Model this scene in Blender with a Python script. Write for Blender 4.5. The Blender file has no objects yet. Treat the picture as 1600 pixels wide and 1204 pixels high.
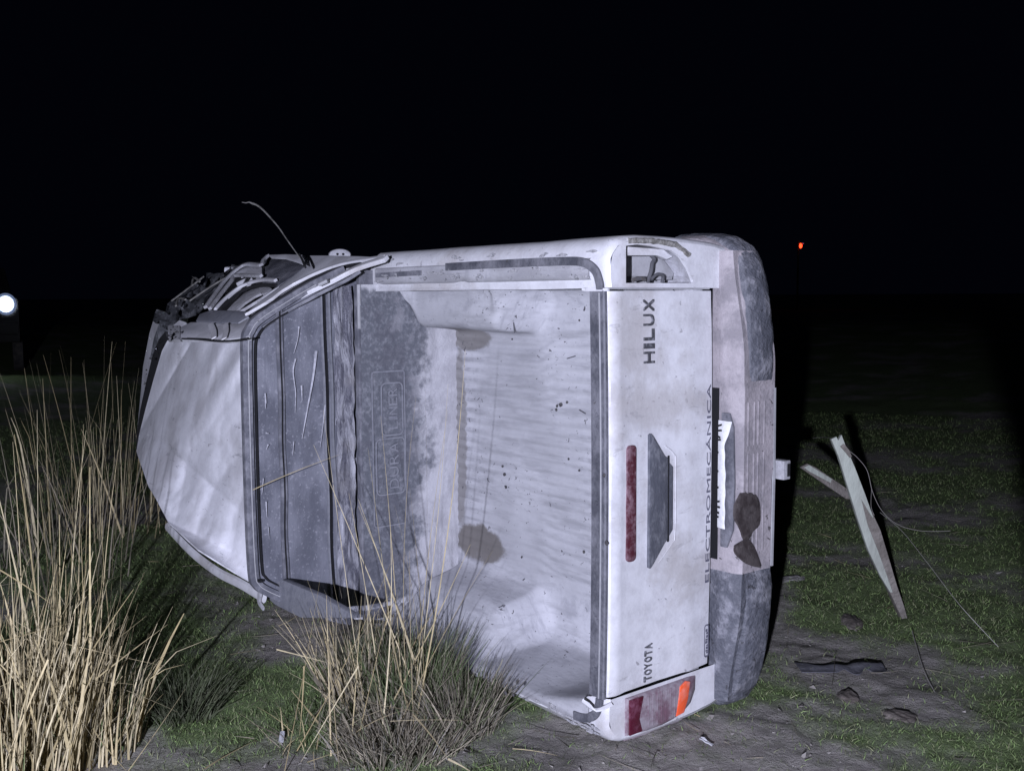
import bpy, bmesh, math, random
import numpy as np
from mathutils import Vector, Matrix, noise
random.seed(7); RNG = np.random.default_rng(7)
S = bpy.context.scene; COL = S.collection

# ------------------------------------------------------------------ camera
CAM = np.array([-3.6737, -2.4715, 1.5631])
RGT = np.array([.783144, -.621810, -.006129])
DWN = np.array([-.059219, -.064765, -.996142])
FWD = np.array([.619014, .780485, -.087544])
cam = bpy.data.cameras.new('camera'); co = bpy.data.objects.new('camera', cam); COL.objects.link(co)
M = Matrix.Identity(4)
for i in range(3):
    M[i][0] = RGT[i]; M[i][1] = -DWN[i]; M[i][2] = -FWD[i]; M[i][3] = CAM[i]
co.matrix_world = M
FOC = 1600.27
cam.sensor_width = 36; cam.lens = 36 * FOC / 1600; cam.clip_start = .05; cam.clip_end = 2500
S.camera = co
# ------------------------------------------------------------------ night sky, torch, exposure
W = bpy.data.worlds.new("World"); S.world = W; W.use_nodes = True
bgn = W.node_tree.nodes['Background']
bgn.inputs[0].default_value = (.28, .36, 1, 1); bgn.inputs[1].default_value = .0019
TORCH = np.array([CAM[0] - .783*.75 - .621*2.0, CAM[1] + .622*.75 - .783*2.0, 1.60])
tl = bpy.data.lights.new('torch', 'SPOT'); to = bpy.data.objects.new('torch', tl); COL.objects.link(to)
tl.energy = 2150; tl.color = (.765, .79, 1.01); tl.shadow_soft_size = .03
tl.spot_size = math.radians(71); tl.spot_blend = .07
to.location = TORCH
def ray(px, py):
    return RGT * (px - 800) / FOC + DWN * (py - 602) / FOC + FWD
to.rotation_euler = Vector((math.cos(math.radians(61.5)), math.sin(math.radians(61.5)), -.16)).to_track_quat('-Z', 'Y').to_euler()
S.view_settings.view_transform = 'Standard'; S.view_settings.look = 'None'
S.view_settings.exposure = 0; S.view_settings.gamma = 1; S.view_settings.use_curve_mapping = False
S.cycles.max_bounces = 5; S.cycles.diffuse_bounces = 3
S.cycles.use_denoising = True

# ------------------------------------------------------------------ turning photo pixels into points on real planes
# truck frame: x right, y forward, z up;  world = (-z, y, x + .88)
HB = .88
def w2t(w): return (w[2] - HB, w[1], -w[0])
def t2w(t): return (-t[2], t[1], t[0] + HB)
def U(px, py, ax, val):
    c = np.array(w2t(CAM)); r = ray(px, py); d = np.array((r[2], r[1], -r[0]))
    return tuple(c + d * (val - c[ax]) / d[ax])
def UP(px, py, n, dd):
    c = np.array(w2t(CAM)); r = ray(px, py); d = np.array((r[2], r[1], -r[0])); n = np.array(n)
    return tuple(c + d * (dd - n @ c) / (n @ d))
def D(px, py, z): return tuple(w2t(CAM + ray(px, py) * z))
def G(px, py, h=0.):
    r = ray(px, py); q = CAM + r * (h - CAM[2]) / r[2]; return (q[0], q[1], h)
def DW(px, py, z): return tuple(CAM + ray(px, py) * z)

# ------------------------------------------------------------------ materials
def nt(name):
    m = bpy.data.materials.new(name); m.use_nodes = True
    return m, m.node_tree, m.node_tree.nodes['Principled BSDF']
def node(t, typ, **kw):
    n = t.nodes.new(typ)
    for k, v in kw.items(): setattr(n, k, v)
    return n
def c4(c): return (c[0], c[1], c[2], 1)
def noise_n(t, co, scale, detail=4, rough=.55, stretch=None, dist=0):
    if stretch:
        mp = node(t, 'ShaderNodeMapping'); t.links.new(co, mp.inputs[0]); mp.inputs['Scale'].default_value = stretch; co = mp.outputs[0]
    n = node(t, 'ShaderNodeTexNoise'); n.inputs['Scale'].default_value = scale; n.inputs['Detail'].default_value = detail
    n.inputs['Roughness'].default_value = rough; n.inputs['Distortion'].default_value = dist
    t.links.new(co, n.inputs['Vector']); return n.outputs[0]
def rng(t, v, a, b, lo=0., hi=1.):
    n = node(t, 'ShaderNodeMapRange'); n.inputs[1].default_value = a; n.inputs[2].default_value = b
    n.inputs[3].default_value = lo; n.inputs[4].default_value = hi; n.interpolation_type = 'SMOOTHSTEP'
    t.links.new(v, n.inputs[0]); return n.outputs[0]
def mth(t, op, a, b=None):
    n = node(t, 'ShaderNodeMath', operation=op)
    for i, v in enumerate((a, b)):
        if v is None: continue
        if isinstance(v, (int, float)): n.inputs[i].default_value = v
        else: t.links.new(v, n.inputs[i])
    return n.outputs[0]
def mixc(t, f, a, b):
    n = node(t, 'ShaderNodeMix', data_type='RGBA')
    if isinstance(f, (int, float)): n.inputs[0].default_value = f
    else: t.links.new(f, n.inputs[0])
    for i, v in ((6, a), (7, b)):
        if isinstance(v, tuple): n.inputs[i].default_value = c4(v)
        else: t.links.new(v, n.inputs[i])
    return n.outputs[2]
def bump(t, bs, h, strength, dist=.01):
    n = node(t, 'ShaderNodeBump'); n.inputs['Strength'].default_value = strength; n.inputs['Distance'].default_value = dist
    t.links.new(h, n.inputs['Height']); t.links.new(n.outputs[0], bs.inputs['Normal'])
def dusty(name, base, dust, a=.45, b=.65, scale=5, rough=.5, speck=.0, speckc=(.07, .065, .06), bmp=.25, stretch=None, metallic=0, coat=0, fine=60, spec=.5):
    m, t, bs = nt(name)
    co = node(t, 'ShaderNodeTexCoord').outputs['Object']
    n1 = noise_n(t, co, scale, 6, .6, stretch); n2 = noise_n(t, co, fine, 4, .6, stretch)
    f = rng(t, mth(t, 'ADD', mth(t, 'MULTIPLY', n1, .75), mth(t, 'MULTIPLY', n2, .25)), a, b)
    c = mixc(t, f, base, dust)
    n4 = noise_n(t, co, scale * 3.1, 5, .6, stretch)
    c = mixc(t, rng(t, n4, .4, .75, 0, .28), c, tuple(x * .62 for x in dust))
    if speck > 0:
        s = noise_n(t, co, 34, 3, .5, None, .6)
        reg = noise_n(t, co, 2.3, 2)
        s2 = mth(t, 'ADD', s, mth(t, 'MULTIPLY', mth(t, 'SUBTRACT', reg, .5), .22))
        c = mixc(t, rng(t, s2, .76 - speck * .12, .81 - speck * .12, 0, .8), c, speckc)
    t.links.new(c, bs.inputs['Base Color'])
    r = rng(t, f, 0, 1, rough, min(1, rough + .35)); t.links.new(r, bs.inputs['Roughness'])
    bs.inputs['Metallic'].default_value = metallic
    bs.inputs['Coat Weight'].default_value = coat; bs.inputs['Coat Roughness'].default_value = .15
    bs.inputs['Specular IOR Level'].default_value = spec
    if bmp: bump(t, bs, mth(t, 'ADD', n1, n2), bmp, .008)
    return m
def flat(name, c, rough=.6, metallic=0, emis=0):
    m, t, bs = nt(name); bs.inputs['Base Color'].default_value = c4(c); bs.inputs['Roughness'].default_value = rough
    bs.inputs['Metallic'].default_value = metallic
    if emis: bs.inputs['Emission Color'].default_value = c4(c); bs.inputs['Emission Strength'].default_value = emis
    return m

def paint_mat():
    m = dusty('white_paint_with_mud_film', (.80, .80, .83), (.60, .59, .61), .42, .70, 4.5, .38, .55, (.33, .32, .34), bmp=.12, coat=.25)
    t = m.node_tree; bs = t.nodes['Principled BSDF']; co = [n for n in t.nodes if n.bl_idname == 'ShaderNodeTexCoord'][0].outputs['Object']
    src = bs.inputs['Base Color'].links[0].from_socket
    a = noise_n(t, co, 2.2, 5, .6); b = noise_n(t, co, 30, 5, .7, (1, 1, .35), .5); d = noise_n(t, co, 8, 6, .7)
    c = mixc(t, rng(t, mth(t, 'ADD', a, mth(t, 'MULTIPLY', d, .35)), .64, .82, 0, .55), src, (.47, .44, .42))
    c = mixc(t, rng(t, mth(t, 'ADD', b, mth(t, 'MULTIPLY', a, .3)), .74, .84, 0, .5), c, (.38, .37, .38))
    t.links.new(c, bs.inputs['Base Color']); return m
PAINT = paint_mat()
PAINT_CLEAN = dusty('white_paint_with_mud_film', (.80, .80, .83), (.60, .59, .61), .42, .70, 4.5, .38, .55, (.33, .32, .34), bmp=.12, coat=.25)
def cab_paint():
    m = dusty('dull_white_cab_paint', (.76, .76, .80), (.60, .60, .63), .42, .66, 3.2, .5, .35, (.3,.29,.3), bmp=.10)
    t = m.node_tree; bs = t.nodes['Principled BSDF']; co = [n for n in t.nodes if n.bl_idname == 'ShaderNodeTexCoord'][0].outputs['Object']
    src = bs.inputs['Base Color'].links[0].from_socket
    a = noise_n(t, co, 2.6, 5, .6, (1, 1.6, 1)); b = noise_n(t, co, 16, 6, .75, (2.2, .5, 1), .8); d = noise_n(t, co, 5, 6, .7)
    c = mixc(t, rng(t, mth(t, 'ADD', a, mth(t, 'MULTIPLY', d, .35)), .60, .80, 0, .6), src, (.42, .41, .42))
    c = mixc(t, rng(t, mth(t, 'ADD', b, mth(t, 'MULTIPLY', a, .3)), .76, .82, 0, .7), c, (.22, .22, .24))
    t.links.new(c, bs.inputs['Base Color']); return m
PAINT2 = cab_paint()
PAINT2_PLAIN = dusty('dull_white_cab_paint', (.80, .80, .84), (.66, .66, .69), .42, .66, 3.2, .5, .35, bmp=.10)
PAINT3 = dusty('scraped_grey_paint', (.52, .52, .55), (.33, .325, .34), .42, .62, 9, .55, .5, bmp=.4)
DARKPL = dusty('dusty_dark_plastic', (.085, .088, .105), (.21, .21, .235), .38, .66, 9, .5, .4, bmp=.5)
SEAL = dusty('dusty_rubber_seal', (.12, .123, .145), (.27, .27, .30), .40, .68, 14, .45, 0, bmp=.3)
BUMP = dusty('muddy_bumper_steel', (.40, .365, .38), (.27, .25, .265), .42, .62, 8, .6, .8, (.05, .045, .045), bmp=.5)
SCUFF = dusty('scuffed_bumper_plastic', (.10, .105, .125), (.30, .30, .33), .46, .68, 12, .6, .9, (.04, .04, .045), bmp=1.0)
REDL = dusty('dusty_red_lens', (.19, .11, .14), (.34, .30, .325), .36, .58, 14, .3, .0, bmp=.2, fine=90)
REDL2 = dusty('dusty_red_brake_lens', (.085, .02, .03), (.27, .165, .195), .42, .66, 26, .35, .0, bmp=.2, fine=120)
AMBER = dusty('amber_lens', (1., .13, .035), (.95, .28, .2), .45, .7, 18, .25, .0, bmp=.05)
HANDLE = dusty('dark_grey_handle', (.095, .10, .12), (.22, .225, .25), .45, .72, 16, .45, .0, bmp=.3, stretch=(1, 1, 2))
BLACK = flat('black_void_lining', (.008, .008, .01), .9)
LETTER = dusty('dirty_chrome_letters', (.10, .10, .11), (.30, .30, .33), .48, .7, 60, .4, 0, bmp=0, metallic=.3)
STICK = flat('grey_sticker_ink', (.13, .13, .17), .5)
PLATE = dusty('white_number_plate', (.85, .85, .85), (.7, .7, .7), .5, .7, 20, .35, 0, bmp=.05)
STEEL = dusty('dirty_steel', (.22, .22, .24), (.16, .14, .12), .4, .6, 15, .5, .3, metallic=.5)
TYRE = dusty('tyre_rubber', (.025, .025, .027), (.09, .08, .07), .4, .7, 10, .8, .2)
CHROME = flat('bright_metal', (.6, .6, .63), .25, 1)
INNER = dusty('pale_primer_inside', (.46, .46, .475), (.36, .36, .37), .4, .7, 12, .5, .2, bmp=.1)
CABLE = flat('dusty_cable', (.10, .10, .11), .7)
GLAZE = dusty('dusty_crazed_glass', (.11,.115,.125), (.27,.275,.295), .42, .66, 14, .3, .1, bmp=.8)
TRIM = dusty('muddy_trim_strip', (.13,.125,.115), (.24,.235,.22), .4, .6, 40, .7, 0, bmp=.6)

def glass_mat():
    m, t, bs = nt('dusty_rear_glass')
    co = node(t, 'ShaderNodeTexCoord').outputs['Object']
    n1 = noise_n(t, co, 5, 6, .6, (1, 1, 2.2)); n2 = noise_n(t, co, 70, 4, .6); n3 = noise_n(t, co, 14, 6, .7, (.35, 1, 3.))
    c = mixc(t, rng(t, n1, .35, .68), (.125, .13, .155), (.21, .215, .25))
    c = mixc(t, rng(t, n2, .56, .70, 0, .55), c, (.40, .40, .44))
    c = mixc(t, rng(t, n3, .62, .74, 0, .35), c, (.09, .092, .11))
    t.links.new(c, bs.inputs['Base Color']); t.links.new(rng(t, n1, .3, .7, .12, .45), bs.inputs['Roughness'])
    bump(t, bs, mth(t, 'ADD', n1, mth(t,'MULTIPLY',n3,.3)), .35, .02); return m
GLASS = glass_mat()
def film_mat():
    m, t, bs = nt('wrinkled_dusty_film')
    co = node(t, 'ShaderNodeTexCoord').outputs['Object']
    n3 = noise_n(t, co, 18, 7, .7, (.25, 1, 1.6), 1.2); n1 = noise_n(t, co, 6, 5)
    c = mixc(t, rng(t, n3, .40, .62), (.12, .12, .15), (.42, .42, .46))
    c = mixc(t, rng(t, n1, .5, .7, 0, .6), c, (.30, .29, .30))
    t.links.new(c, bs.inputs['Base Color']); bs.inputs['Roughness'].default_value = .28
    bump(t, bs, n3, 1.0, .03); return m
FILM = film_mat()
def liner_mat():      # dried-mud skin over the plastic bed; stains of wet mud have their own places
    m, t, bs = nt('dried_mud_bed_skin')
    tc = node(t, 'ShaderNodeTexCoord'); co = tc.outputs['Object']
    n1 = noise_n(t, co, 3.2, 6, .6); n2 = noise_n(t, co, 26, 5, .6); n3 = noise_n(t, co, 6, 6, .65, (3.5, .6, 1))
    sx = node(t, 'ShaderNodeSeparateXYZ'); t.links.new(co, sx.inputs[0]); X, Y, Z = sx.outputs
    c = mixc(t, rng(t, n1, .35, .68), (.48, .48, .505), (.59, .59, .62))
    c = mixc(t, rng(t, n3, .45, .68, 0, .6), c, (.33, .33, .35))
    c = mixc(t, rng(t, n2, .55, .72, 0, .25), c, (.40, .395, .41))
    # dark ribs seams where the mud skin is thin near tail and bulkhead
    w = mth(t, 'SINE', mth(t, 'MULTIPLY', X, 2 * math.pi / .047))
    endm = mth(t, 'ADD', rng(t, Y, .75, .5), rng(t, Y, 1.12, 1.42))
    rb = mth(t, 'MULTIPLY', rng(t, mth(t, 'ADD', w, mth(t, 'MULTIPLY', mth(t, 'SUBTRACT', n1, .5), 3.0)), .35, 1.0), mth(t, 'MULTIPLY', endm, rng(t, n2, .35, .6, .2, .55)))
    fl = rng(t, mth(t, 'ABSOLUTE', X), .60, .52)
    c = mixc(t, mth(t, 'MULTIPLY', rb, fl), c, (.26, .26, .285))
    # wet brown mud beside the bulkhead and at both wheel housings
    nn = mth(t, 'MULTIPLY', mth(t, 'SUBTRACT', noise_n(t, co, 9, 5, .65), .5), .42)
    def blob(x, y, rx, ry, s=1.):
        a = mth(t, 'DIVIDE', mth(t, 'SUBTRACT', X, x), rx); b = mth(t, 'DIVIDE', mth(t, 'SUBTRACT', Y, y), ry)
        d = mth(t, 'SQRT', mth(t, 'ADD', mth(t, 'MULTIPLY', a, a), mth(t, 'MULTIPLY', b, b)))
        return mth(t, 'MULTIPLY', rng(t, mth(t, 'ADD', d, mth(t, 'MULTIPLY', nn, 2.2)), 1.1, .85), s)
    st = blob(.485, 1.38, .055, .17, .75)
    st = mth(t, 'MAXIMUM', st, blob(.0, 1.47, .46, .055, .62))
    st = mth(t, 'MAXIMUM', st, blob(-.47, 1.33, .085, .20, .9))
    st = mth(t, 'MAXIMUM', st, blob(.60, 1.47, .14, .07, .35))
    lo = rng(t, Z, 1.02, .95)
    c = mixc(t, mth(t, 'MULTIPLY', st, lo), c, (.17, .155, .14))
    lowr = mth(t, 'MULTIPLY', rng(t, X, -.795, -.812), rng(t, n1, .3, .6, .45, .85)); c = mixc(t, lowr, c, (.30, .295, .31))
    uppr = mth(t, 'MULTIPLY', rng(t, X, .72, .745), rng(t, n3, .35, .6, .1, .6)); c = mixc(t, uppr, c, (.32, .315, .33))
    # lumps of mud stuck on
    s = noise_n(t, co, 21, 2, .5, (1, 1, 1), .8); s2 = noise_n(t, co, 3.1, 2)
    c = mixc(t, rng(t, mth(t, 'ADD', s, mth(t, 'MULTIPLY', s2, .2)), .835, .85), c, (.07, .067, .075))
    s = noise_n(t, co, 55, 2, .5, (1, 1, 1), .8)
    c = mixc(t, rng(t, mth(t, 'ADD', s, mth(t, 'MULTIPLY', s2, .25)), .835, .865), c, (.12, .117, .125))
    # streaky wipe marks along the walls
    s4 = noise_n(t, co, 9, 5, .7, (1, 1.2, 5.)); wall = rng(t, mth(t, 'ABSOLUTE', X), .50, .56)
    c = mixc(t, mth(t, 'MULTIPLY', wall, rng(t, s4, .5, .68, 0, .55)), c, (.34, .34, .37))
    t.links.new(c, bs.inputs['Base Color']); bs.inputs['Roughness'].default_value = .72; bs.inputs['Specular IOR Level'].default_value = .3
    bump(t, bs, mth(t, 'ADD', mth(t, 'MULTIPLY', n2, .5), n3), .35, .012); return m
LINER = liner_mat()
def bulk_mat():
    m, t, bs = nt('half_caked_bulkhead_plastic')
    co = node(t, 'ShaderNodeTexCoord').outputs['Object']
    sx = node(t, 'ShaderNodeSeparateXYZ'); t.links.new(co, sx.inputs[0]); X, Y, Z = sx.outputs
    n1 = noise_n(t, co, 7, 6, .65); n2 = noise_n(t, co, 45, 5, .65); n3 = noise_n(t, co, 3, 3)
    dk = mixc(t, rng(t, n2, .42, .7), (.125, .132, .152), (.235, .24, .265))
    dk = mixc(t, rng(t, n1, .58, .70, 0, .7), dk, (.36, .36, .385))
    lt = mixc(t, rng(t, n1, .4, .65), (.56, .555, .58), (.44, .435, .46))
    e = mth(t, 'ADD', Z, mth(t, 'ADD', mth(t, 'MULTIPLY', mth(t, 'SUBTRACT', n1, .5), .55), mth(t, 'MULTIPLY', mth(t, 'SUBTRACT', n3, .5), .35)))
    c = mixc(t, rng(t, e, 1.15, 1.03), dk, lt)
    e2 = mth(t, 'ADD', mth(t, 'ABSOLUTE', X), mth(t, 'MULTIPLY', mth(t, 'SUBTRACT', n1, .5), .2))
    c = mixc(t, rng(t, e2, .70, .74), c, (.50, .50, .52))
    pt = mth(t, 'MULTIPLY', rng(t, n1, .48, .42), rng(t, e, 1.0, 1.06)); c = mixc(t, mth(t, 'MULTIPLY', pt, .5), c, (.10, .10, .12))
    t.links.new(c, bs.inputs['Base Color']); bs.inputs['Roughness'].default_value = .6
    bump(t, bs, mth(t, 'ADD', n1, n2), .5, .01); return m
BULK = bulk_mat()
def attr_mat(name, rough=.85, trans=.0):
    m, t, bs = nt(name); a = node(t, 'ShaderNodeAttribute', attribute_name='Col')
    co = node(t, 'ShaderNodeTexCoord').outputs['Object']; n = noise_n(t, co, 30, 3)
    c = mixc(t, rng(t, n, .4, .7, 0, .35), a.outputs['Color'], (.10, .085, .06))
    t.links.new(c, bs.inputs['Base Color']); bs.inputs['Roughness'].default_value = rough
    bs.inputs['Specular IOR Level'].default_value = .25; return m
BLADE = attr_mat('grass_blades')
def ground_mat():
    m, t, bs = nt('muddy_pasture_soil')
    a = node(t, 'ShaderNodeAttribute', attribute_name='Col'); co = node(t, 'ShaderNodeTexCoord').outputs['Object']
    n1 = noise_n(t, co, 11, 7, .65); n2 = noise_n(t, co, 55, 6, .7); n3 = noise_n(t, co, 1.6, 5, .6)
    c = mixc(t, rng(t, n1, .44, .70, 0, .45), a.outputs['Color'], (.10, .125, .06))
    c = mixc(t, rng(t, n2, .50, .72, 0, .45), c, (.36, .34, .31))
    c = mixc(t, rng(t, n3, .54, .68, 0, .35), c, (.10, .092, .08))
    t.links.new(c, bs.inputs['Base Color']); bs.inputs['Roughness'].default_value = .95; bs.inputs['Specular IOR Level'].default_value = .15
    bump(t, bs, mth(t, 'ADD', n1, mth(t, 'MULTIPLY', n2, .6)), 1.0, .03); return m
GROUND = ground_mat()

# ------------------------------------------------------------------ mesh helpers
def tag(o, label=None, cat=None, group=None, kind=None):
    if label: o['label'] = label
    if cat: o['category'] = cat
    if group: o['group'] = group
    if kind: o['kind'] = kind
    return o
def link(name, me, mat, parent=None, smooth=True, auto=35):
    if mat and not me.materials: me.materials.append(mat)
    o = bpy.data.objects.new(name, me); COL.objects.link(o)
    if parent: o.parent = parent
    if smooth:
        me.polygons.foreach_set('use_smooth', [True] * len(me.polygons))
        if auto:
            bm = bmesh.new(); bm.from_mesh(me); ang = math.radians(auto)
            for e in bm.edges: e.smooth = not (len(e.link_faces) != 2 or e.calc_face_angle(0) > ang)
            bm.to_mesh(me); bm.free()
    return o
class MB:
    def __init__(s): s.v = []; s.f = []
    def add(s, vs, fs):
        b = len(s.v); s.v += [tuple(map(float, v)) for v in vs]; s.f += [tuple(i + b for i in f) for f in fs]; return s
    def box(s, lo, hi):
        x0, y0, z0 = lo; x1, y1, z1 = hi
        return s.add([(x0,y0,z0),(x1,y0,z0),(x1,y1,z0),(x0,y1,z0),(x0,y0,z1),(x1,y0,z1),(x1,y1,z1),(x0,y1,z1)],
                     [(0,3,2,1),(4,5,6,7),(0,1,5,4),(1,2,6,5),(2,3,7,6),(3,0,4,7)])
    def grid(s, P, close_u=False):   # P[i][j] points
        n = len(P); k = len(P[0]); vs = [p for r in P for p in r]; fs = []
        for i in range(n - (0 if close_u else 1)):
            for j in range(k - 1):
                a = i * k + j; b = ((i + 1) % n) * k + j; fs.append((a, a + 1, b + 1, b))
        return s.add(vs, fs)
    def sweep(s, pts, w, h, up=(0, 0, 1), n=4, taper=None):
        pts = [Vector(p) for p in pts]; up = Vector(up); P = []
        for i, p in enumerate(pts):
            d = (pts[min(i + 1, len(pts) - 1)] - pts[max(i - 1, 0)]).normalized()
            a = d.cross(up); a = a.normalized() if a.length > 1e-4 else Vector((1, 0, 0)); b = a.cross(d).normalized()
            k = 1 if taper is None else taper[0] + (taper[1] - taper[0]) * i / (len(pts) - 1)
            if n == 4: ring = [p + a * (sx * w * k / 2) + b * (sy * h * k / 2) for sx, sy in ((-1,-1),(1,-1),(1,1),(-1,1))]
            else: ring = [p + a * (math.cos(q) * w * k / 2) + b * (math.sin(q) * h * k / 2) for q in [2*math.pi*j/n for j in range(n)]]
            P.append(ring + [ring[0]])
        k = n + 1; base = len(s.v)
        s.grid(P); m = len(pts)
        s.f.append(tuple(base + j for j in range(n))[::-1]); s.f.append(tuple(base + (m-1)*k + j for j in range(n)))
        return s
    def slab(s, poly, nrm, th):      # flat polygon with thickness, th along -nrm
        nrm = Vector(nrm).normalized(); n = len(poly)
        a = [Vector(p) for p in poly]; b = [p - nrm * th for p in a]
        return s.add(a + b, [tuple(range(n)), tuple(range(2*n-1, n-1, -1))] + [(i, i+n, (i+1)%n+n, (i+1)%n) for i in range(n)])
    def mesh(s, name='m'):
        me = bpy.data.meshes.new(name); me.from_pydata(s.v, [], s.f); me.validate()
        bm = bmesh.new(); bm.from_mesh(me); bmesh.ops.remove_doubles(bm, verts=bm.verts, dist=1e-5)
        bmesh.ops.recalc_face_normals(bm, faces=bm.faces); bm.to_mesh(me); bm.free(); return me
    def build(s, name, mat, parent=None, bevel=0, seg=2, auto=35):
        me = s.mesh(name)
        if bevel:
            bm = bmesh.new(); bm.from_mesh(me)
            es = [e for e in bm.edges if len(e.link_faces) == 2 and e.calc_face_angle(0) > .5]
            bmesh.ops.bevel(bm, geom=es, offset=bevel, segments=seg, affect='EDGES', profile=.6, clamp_overlap=True); bm.to_mesh(me); bm.free()
        return link(name, me, mat, parent, True, auto)
def smooth_poly(pts, k=6):
    P = [Vector(p) for p in pts]; out = []
    for i in range(len(P) - 1):
        a, b, c, d = P[max(i-1,0)], P[i], P[i+1], P[min(i+2,len(P)-1)]
        for j in range(k):
            t = j / k
            out.append(.5*((2*b)+(-a+c)*t+(2*a-5*b+4*c-d)*t*t+(-a+3*b-3*c+d)*t**3))
    out.append(P[-1]); return out
def rough_up(me, amp, sc, seed=0):
    for v in me.vertices:
        n = noise.noise_vector(v.co * sc + Vector((seed, seed*.7, 0))); v.co += n * amp
def lathe(mb, prof, c, axis, n=28):    # prof (r, h)
    P = []
    for i in range(n + 1):
        a = 2*math.pi*i/n; r = []
        for rr, h in prof:
            if axis == 0: r.append((c[0]+h, c[1]+rr*math.cos(a), c[2]+rr*math.sin(a)))
            elif axis == 1: r.append((c[0]+rr*math.cos(a), c[1]+h, c[2]+rr*math.sin(a)))
            else: r.append((c[0]+rr*math.cos(a), c[1]+rr*math.sin(a), c[2]+h))
        P.append(r)
    return mb.grid(P)

# ------------------------------------------------------------------ ground
def hash_noise(x, y, s, seed):
    return noise.noise(Vector((x * s + seed, y * s - seed, seed * .37)))
def hgt(x, y):
    d = math.hypot(x + 1, y - .5)
    h = .018 * hash_noise(x, y, 1.4, 3) + .012 * hash_noise(x, y, 5., 9) + .010 * hash_noise(x, y, 12., 5)
    f = min(1, max(0, (d - 13) / 24)); f = f * f * (3 - 2 * f)
    h += .58 * f + .05 * f * hash_noise(x, y, .25, 1)
    dd = math.hypot(x + .1, y + .02)
    if d < 9: h += .005 * hash_noise(x, y, 27., 4)
    return h - .010
def mudm(x, y):
    v = .40 + .75 * hash_noise(x, y, 1.15, 21) + .42 * hash_noise(x, y, 3.4, 8) + .25 * hash_noise(x, y, 9., 2)
    # churned soil by the truck; the last pale patch only brightens dark ground
    for cx, cy, r, s in ((-1.0, -.35, .9, .20), (-.35, -.55, .5, .06), (-1.9, .9, .7, .2), (.0, -.1, .25, .35), (-1.85, 1.75, .5, .28)):
        v += s * math.exp(-((x - cx)**2 + (y - cy)**2) / (r * r))
    if x > .2: v -= .08
    return min(1, max(0, (v - .34) / .42))
def ground():
    n = 520; u = np.linspace(-1, 1, n); k = 9.
    w = np.sinh(k * u) / math.sinh(k) * 900; w = w + u * 3.6
    vs = []; cols = []
    for j in range(n):
        for i in range(n):
            x = w[i] - .9; y = w[j] + .2; near = abs(x) < 60 and abs(y) < 60
            vs.append((x, y, hgt(x, y)))
            m = mudm(x, y) if near else .4
            g = (.165, .225, .095); d = (.36, .335, .31)
            cols.append([g[q] * (1 - m) + d[q] * m for q in range(3)] + [1])
    fs = [(j*n+i, j*n+i+1, (j+1)*n+i+1, (j+1)*n+i) for j in range(n-1) for i in range(n-1)]
    me = bpy.data.meshes.new('ground'); me.from_pydata(vs, [], fs)
    ca = me.color_attributes.new('Col', 'FLOAT_COLOR', 'POINT'); ca.data.foreach_set('color', np.array(cols, dtype=np.float32).ravel())
    tag(link('ground', me, GROUND, None, True, 0), 'muddy pasture with short green grass', kind='structure')
ground()

# ------------------------------------------------------------------ the overturned pickup
truck = bpy.data.objects.new('pickup_truck', None); COL.objects.link(truck)
truck.location = (0, 0, HB); truck.rotation_euler = (0, -math.pi/2, 0)
tag(truck, 'white double-cab pickup truck lying on its left side with a crushed cab', 'pickup truck')

def ss(a, b, x): x = min(1, max(0, (x-a)/(b-a))); return x*x*(3-2*x)
# bed sides
OUT = [(.705,1.300),(.75,1.306),(.80,1.306),(.838,1.296),(.864,1.272),(.878,1.235),(.884,1.16),(.885,1.05),(.884,.95),(.880,.86),(.872,.77),(.858,.70),(.845,.64),(.82,.60)]
def bed_side(sg, name, label=None):
    mb = MB(); P = []
    st = [(0.0,.020),(.006,.010),(.016,.003),(.03,0)] + [(y,0) for y in (.1,.25,.4,.55,.7,.85,1.0,1.15,1.3,1.45,1.555)]
    for y, ins in st:
        dz = -.016 * (y / 1.5) ** 2
        row = []
        for i, (x, z) in enumerate(OUT):
            xx = x - ins * (1 if i > 2 else 0) ; zz = z - (ins * .6 if i < 6 else 0)
            xx += .004 * noise.noise(Vector((x * 3, y * 4, z * 5 + sg * 5)))
            if sg < 0 and i < 3: xx += (.826 + .004*i - xx) * ss(.04,.30,y)      # lower rail folded flat under the truck
            row.append((sg * xx, y, zz + dz * (1 if i < 5 else 0)))
        P.append(row)
    mb.grid(P)
    # inner skin down to the floor
    q_ = lambda x, y: sg*(x if sg > 0 else x + (.828-x)*ss(.04,.30,y))
    mb.grid([[(q_(.705,y), y, 1.30 - .6*.02*(y < .001)), (q_(.745,y), y, 1.28), (q_(.748,y), y, .80), (sg*.82, y, .60)] for y in (.03,.08,.14,.2,.3, .8, 1.555)])
    o = mb.build(name, PAINT, truck, auto=40)
    if label: o['label'] = label
    return o
sideR = bed_side(1, 'bed_side', 'upper bed side with a torn-out lamp socket')
sideL = bed_side(-1, 'bed_side', 'lower bed side resting on the ground')
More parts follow.
